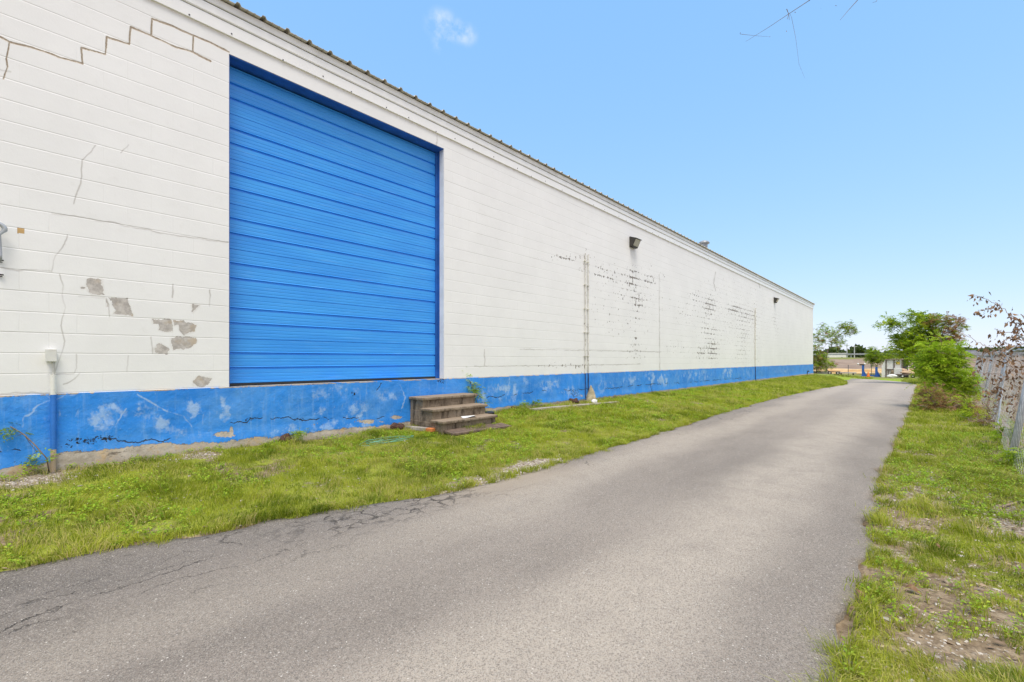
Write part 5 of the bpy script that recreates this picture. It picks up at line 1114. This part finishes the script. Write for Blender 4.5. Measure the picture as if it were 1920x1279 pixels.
# ------------------------------------------------------------------ things beyond the bend
def G3(px, py=None, Z=None):
    p = atdepth(px, 700, Z); return Vector((p[0], p[1], gz1(p[0], p[1])))
FWD = Vector((-ST, CT, 0)); RGT = Vector((CT, ST, 0))
def place(root_loc):
    """maps local (right, forward, up) metres to world"""
    fw = Vector((root_loc[0], root_loc[1], 0)).normalized(); rt = Vector((fw.y, -fw.x, 0))
    return lambda a, b, c: tuple(root_loc+rt*a+fw*b+Vector((0, 0, c)))
def obox(m, f, a, b, bev=0):
    """box in local right/forward/up coordinates"""
    vs = [f(x, y, z) for z in (a[2], b[2]) for y in (a[1], b[1]) for x in (a[0], b[0])]
    m.add(vs, [(0, 2, 3, 1), (4, 5, 7, 6), (0, 1, 5, 4), (2, 6, 7, 3), (0, 4, 6, 2), (1, 3, 7, 5)]); return m
def beyond():
    Z = 39.5; S = FPX/Z
    X = lambda px, ref: (px-ref)/S*.765
    # white lean-to shed
    o = G3(1653, None, Z); f = place(o); root = empty('garden_shed', tuple(o), 'small white lean-to shed with dark framing beyond the bend of the lane', 'shed')
    Wd = X(1703, 1653); hb = 33/S; lw = X(1660, 1653); hl = 20/S
    m = MB(); obox(m, f, (lw, .9, 0), (Wd, .95, hb-.03)); obox(m, f, (lw+.01, .045, 0), (X(1690, 1653), .09, hb-.03)); obox(m, f, (Wd-.04, 0, 0), (Wd, .9, hb-.03)); 
    m.add([f(0, 0, 0), f(lw, 0, 0), f(lw, 0, hb), f(0, 0, hl), f(0, .9, 0), f(lw, .9, 0), f(lw, .9, hb), f(0, .9, hl)], [(0, 1, 2, 3), (7, 6, 5, 4), (0, 3, 7, 4), (3, 2, 6, 7), (1, 5, 6, 2), (0, 4, 5, 1)])
    m.build('walls', M['shed'], root)
    m = MB(); obox(m, f, (lw-.02, -.12, hb-.02), (Wd+.1, 1.1, hb+.05)); m.build('shed_roof', M['shingle'], root)
    m = MB()
    for px in (1660.5, 1675.5, 1690): obox(m, f, (X(px, 1653), -.04, 0), (X(px, 1653)+.08, .04, hb-.02))
    obox(m, f, (lw+.1, -.03, .62), (X(1675.5, 1653), .03, .70))
    for px in (1665.5, 1670.5): obox(m, f, (X(px, 1653), -.02, .02), (X(px, 1653)+.05, .02, .62))
    m.build('frame', M['shedw'], root)
    m = MB(); obox(m, f, (lw+.1, 0, .72), (X(1674, 1653), .02, hb-.10)); m.build('wall_panel', M['shed'], root)
    m = MB(); obox(m, f, (X(1680, 1653), .01, hb-.42), (X(1687, 1653), .03, hb-.18)); m.build('notice', M['yellow'], root)
    # louvred white crate in front
    o = G3(1676, None, Z-1.0); f = place(o); m = MB()
    for k in range(7): obox(m, f, (0, 0, .12+k*.10), (.52, .40, .12+k*.10+.075))
    obox(m, f, (.03, .04, 0), (.49, .37, .82)); tag(m.build('slatted_crate', M['white']), 'white slatted crate leaning in front of the shed', 'crate')
    # white tub
    o = G3(1672, None, Z-1.8); m = MB(); m.blob(tuple(o+Vector((0, 0, .14))), (.36, .26, .16), 5, 3, .12); tag(m.build('white_bundle', M['white'], smooth=True), 'low white bundle on the grass before the shed', 'bundle')
    # trailer with load
    o = G3(1682, None, Z-1.5); f = place(o); root = empty('flat_trailer', tuple(o), 'low dark flat trailer parked right of the shed', 'trailer')
    m = MB(); obox(m, f, (0, 0, .22), (1.35, .9, .30)); obox(m, f, (-.3, .4, .24), (0, .46, .28)); m.build('bed', M['shedw'], root)
    for dx in (.35, 1.0):
        for dy in (-.08, .95):
            m = MB(); m.tube([f(dx, dy-.05, .14), f(dx, dy+.05, .14)], .14, 14); w_ = m.build('wheel', M['tyre'], root, True); m = MB(); m.tube([f(dx, dy-.06, .14), f(dx, dy+.06, .14)], .06, 10); m.build('rim', M['white'], w_)
    m = MB(); c = o+RGT*.8+FWD*.45; vs = []
    m.blob(tuple(c+Vector((0, 0, .42))), (.66, .4, .22), 8, 3, .22); m.blob(tuple(c+RGT*.12+Vector((0, 0, .60))), (.3, .25, .20), 9, 2, .2); tag(m.build('tarped_load', M['tarp'], smooth=True), 'tan canvas covered heap lying on the flat trailer', 'load')
    # blue two-post frame
    o = G3(1632, None, Z+1); f = place(o); root = empty('blue_frame', tuple(o), 'blue steel frame with two uprights standing left of the shed', 'machine')
    for a, h, nm in ((-.52, 1.0, 1), (.42, .85, 2)):
        m = MB(); obox(m, f, (a-.09, -.1, 0), (a+.09, .1, h)); obox(m, f, (a-.16, -.35, 0), (a+.16, .35, .08)); m.add([f(a+.09, -.04, 0), f(a+.32, -.04, 0), f(a+.09, -.04, .5), f(a+.09, .04, 0), f(a+.32, .04, 0), f(a+.09, .04, .5)], [(0, 1, 2), (5, 4, 3), (1, 4, 5, 2), (0, 3, 4, 1)]); m.build('upright', M['blue'], root)
    m = MB(); obox(m, f, (-.44, -.06, .05), (.34, .06, .16)); m.build('crossbar', M['blue'], root)
    m = MB(); obox(m, f, (-.78, -.05, 1.0), (-.42, .05, 1.12)); m.build('lamp_bracket', M['black'], root)
    for a in (-.88, -.40): m = MB(); m.blob(f(a, 0, 1.14), (.08, .08, .08), 2, 2, .05); m.build('lamp', M['white'], root, True)
    # cone
    o = G3(1628, None, Z-.5); root = empty('traffic_cone', tuple(o), 'orange traffic cone on the grass in front of the blue frame', 'traffic cone')
    m = MB(); m.lathe([(.13, .03), (.10, .12), (.06, .34), (.03, .45)], o, 16); m.build('cone_body', M['orange'], root, True)
    m = MB(); m.box((o.x-.19, o.y-.19, o.z), (o.x+.19, o.y+.19, o.z+.03), .004); m.build('cone_base', M['orange'], root)
    m = MB(); m.lathe([(.088, .17), (.071, .27), (.070, .271)], o, 16); m.build('band', M['white'], root, True)
    # wheelbarrow-like axle and flat deck
    o = G3(1562, None, Z+2); f = place(o); root = empty('axle_cart', tuple(o), 'small wheeled cart frame near the far corner of the warehouse', 'cart')
    for a in (-.25, .35):
        m = MB(); m.tube([f(a, -.06, .15), f(a, .06, .15)], .16, 14); w_ = m.build('wheel', M['tyre'], root, True); m = MB(); m.tube([f(a, -.07, .15), f(a, .07, .15)], .07, 10); m.build('rim', M['concw'], w_)
    m = MB(); obox(m, f, (-.4, -.03, .24), (.55, .03, .30)); m.tube([f(-.5, 0, .45), f(-.3, 0, .28)], .03, 6); m.build('frame', M['black'], root)
    o = G3(1568, None, Z+2.4); f = place(o); root = empty('deck_trailer', tuple(o), 'long low grey deck trailer left of the blue frame', 'trailer')
    m = MB(); obox(m, f, (0, 0, .14), (1.5, .8, .22)); m.build('deck', M['galv'], root)
    for a in (.3, 1.2): m = MB(); obox(m, f, (a, .1, 0), (a+.12, .2, .14)); m.build('leg', M['shedw'], root)
    # low pale wall
    o = G3(1524, None, Z+4); f = place(o); m = MB(); obox(m, f, (0, 0, -.1), (1.25, .25, .26)); obox(m, f, (0, -.02, .26), (1.25, .27, .31)); tag(m.build('low_wall', M['concw']), 'low pale concrete wall behind the far corner of the warehouse', 'wall')
    for px, lab in ((1590.5, 'thin dark metal stake standing behind the deck trailer'), (1634, 'thin grey metal stake between the uprights of the blue frame')):
        o = G3(px, None, Z+5); m = MB(); m.tube([tuple(o-Vector((0, 0, .2))), tuple(o+Vector((0, 0, 1.05)))], .025, 6); tag(m.build('metal_stake', M['screw']), lab, 'stake', 'metal stakes beyond the bend')
    # guard rail on the embankment, posts and light poles
    root = None; yy = 106; base = Vector((-12, yy, gz1(-12, yy))); root = empty('guard_rail', tuple(base), 'long grey guard rail along the top of the far embankment', 'guard rail')
    m = MB(); m.box((-40, yy-.05, base.z+.55), (60, yy+.05, base.z+.85), .02); m.build('rail', M['galv'], root)
    for x in np.arange(-26, 30, 4.0): m = MB(); m.box((x-.08, yy+.06, base.z-.3), (x+.08, yy+.2, base.z+.85)); m.build('post', M['galv'], root)
    for px, top, lab in ((1588, 648, 'left of two pale light poles on the far embankment'), (1602, 650, 'right of two pale light poles on the far embankment')):
        Zd = 86; p = atdepth(px, 670, Zd); t = atdepth(px, top, Zd); g0 = gz1(p[0], p[1])
        root = empty('light_pole', (p[0], p[1], g0), lab, 'light pole', 'light poles on the far embankment'); m = MB(); m.tube([(p[0], p[1], g0-.2), tuple(t)], [.10, .06], 8); m.build('pole', M['pole'], root)
        m = MB(); c = Vector(t); m.tube([tuple(c-RGT*.5), tuple(c+RGT*.5)], .05, 6); m.build('crossarm', M['pole'], root)
    # low white vehicles far off
    Zd = 95; o = Vector(atdepth(1560, 671, Zd)); f = place(o); root = empty('parked_trailer', tuple(o), 'long white box trailer parked far off beside the distant trees', 'trailer')
    m = MB(); obox(m, f, (-1.2, 0, -.1), (2.4, 2, 1.0)); m.build('box_body', M['white'], root)
    for a in (-.6, 1.7): m = MB(); m.tube([f(a, -.1, -.2), f(a, .2, -.2)], .35, 12); m.build('wheel', M['tyre'], root)
    # houses
    for (px0, px1, ptop, peave, pbot, Zd, lab) in ((1803, 1838, 656.5, 665.5, 672, 120, 'grey roofed bungalow beyond the field, left of the fence post'), (1846, 1905, 658, 666, 672, 130, 'long low grey roofed house seen through the fence'), (1782, 1800, 660, 666, 671, 135, 'small distant house just right of the green trees')):
        o = Vector(atdepth((px0+px1)/2, pbot, Zd)); f = place(o); s = Zd/FPX; w2 = (px1-px0)/2*s; he = (pbot-peave)*s; hr = (pbot-ptop)*s
        root = empty('bungalow', tuple(o), lab, 'house', 'distant houses beyond the field')
        m = MB(); obox(m, f, (-w2*.92, 0, -1.5), (w2*.92, 8, he)); m.build('wall', M['hwall'], root)
        m = MB(); m.add([f(-w2, -.4, he), f(w2, -.4, he), f(w2, 8.4, he), f(-w2, 8.4, he), f(-w2*.35, 4, hr), f(w2*.35, 4, hr)], [(0, 1, 5, 4), (1, 2, 5), (2, 3, 4, 5), (3, 0, 4), (3, 2, 1, 0)]); m.build('roof', M['hroof'], root)
        for a in (-.6, -.1, .45): m = MB(); obox(m, f, (w2*a, -.05, he*.3), (w2*a+w2*.18, 0, he*.8)); m.build('window', M['screw'], root)
    # distant wood as one mass
    rng = np.random.default_rng(3); Q = []; T = []
    def mass(pxa, pxb, fn, Zd, n, sz):
        px = rng.uniform(pxa, pxb, n); top = fn(px)+(fbm(px*.09, px*0, 5, 3)-.5)*7; py = top+(676-top)*rng.uniform(0, 1, n)**1.3; Zs = Zd+rng.uniform(-8, 8, n)
        u = (px-960)/FPX; pos = np.stack([Zs*(-ST+CT*u), Zs*(CT+ST*u), H+(HOR-py)/FPX*Zs], -1); d = unit(rng.normal(0, 1, (n, 3))); s_ = sz*rng.uniform(.6, 1.4, n)
        Q.append(leaf_quads(pos, d, unit(rng.normal(0, 1, (n, 3))), s_, s_*.8)); T.append(np.clip(rng.normal(.4, .25, n), 0, 1))
    mass(1490, 1680, lambda p: 664-9*np.exp(-((p-1562)/14)**2)-10*np.exp(-((p-1604)/16)**2)-4*np.exp(-((p-1625)/14)**2), 150, 9000, 1.1)
    mass(1660, 2300, lambda p: 656-3*np.exp(-((p-1900)/40)**2)+(p < 1720)*4, 170, 16000, 1.2)
    mass(900, 1490, lambda p: 662+0*p, 150, 8000, 1.6)
    o = leaves_mesh('distant_wood', np.concatenate(Q), np.concatenate(T), M['leafF']); tag(o, 'low dark line of distant trees on the horizon', 'trees', kind='stuff')
beyond()
# ------------------------------------------------------------------ litter on the right verge
def litter():
    for i, (px, py, s, mt, lab) in enumerate(((1713, 1099, .028, 'leafD', 'curled rust brown leaf on the right verge, nearest the camera'), (1762, 1021, .022, 'leafD', 'small red brown leaf higher up the right verge'), (1618, 1110, .022, 'leafD', 'dark leaf at the edge of the asphalt'))):
        g = groundpt(px, py, .03); z = gz1(g[0], g[1])+.02; m = MB(); vs = []
        for a in range(7):
            for b in range(5):
                u = a/6; v = (b/4-.5); wdt = math.sin(math.pi*min(.97, u+.03))*s*1.1; vs.append((g[0]+(u-.5)*s*2.6, g[1]+v*wdt*1.4, z+.02*math.cos(v*3)*wdt/s+.012*math.sin(u*5+i)))
        me = np_mesh('fallen_leaf', np.array(vs), [grid_faces(7, 5)], True, dict(tint=np.full(35, .6))); o = link('fallen_leaf', me, M[mt]); recenter(o); tag(o, lab, 'leaf', 'fallen leaves on the right verge')
    for i, (a, b, r, lab) in enumerate((((1880, 950), (1925, 935), .010, 'thick dry stick at the right edge of the verge'), ((1690, 1085), (1745, 1092), .0025, 'thin straw stalk beside the rust brown leaf'), ((1840, 905), (1900, 925), .006, 'thin stick lying below the fence foot'))):
        A = groundpt(*a, .04); B = groundpt(*b, .04); pts = []
        for k in range(9): t = k/8; x = A[0]*(1-t)+B[0]*t; y = A[1]*(1-t)+B[1]*t+.02*math.sin(t*4+i); pts.append((x, y, gz1(x, y)+r+.01))
        m = MB(); m.tube(pts, [r*(1-.05*k) for k in range(9)], 7); tag(m.build('fallen_stick', M['twig'], smooth=True), lab, 'stick', 'sticks on the right verge')
litter()
SC.cycles.max_bounces = 6
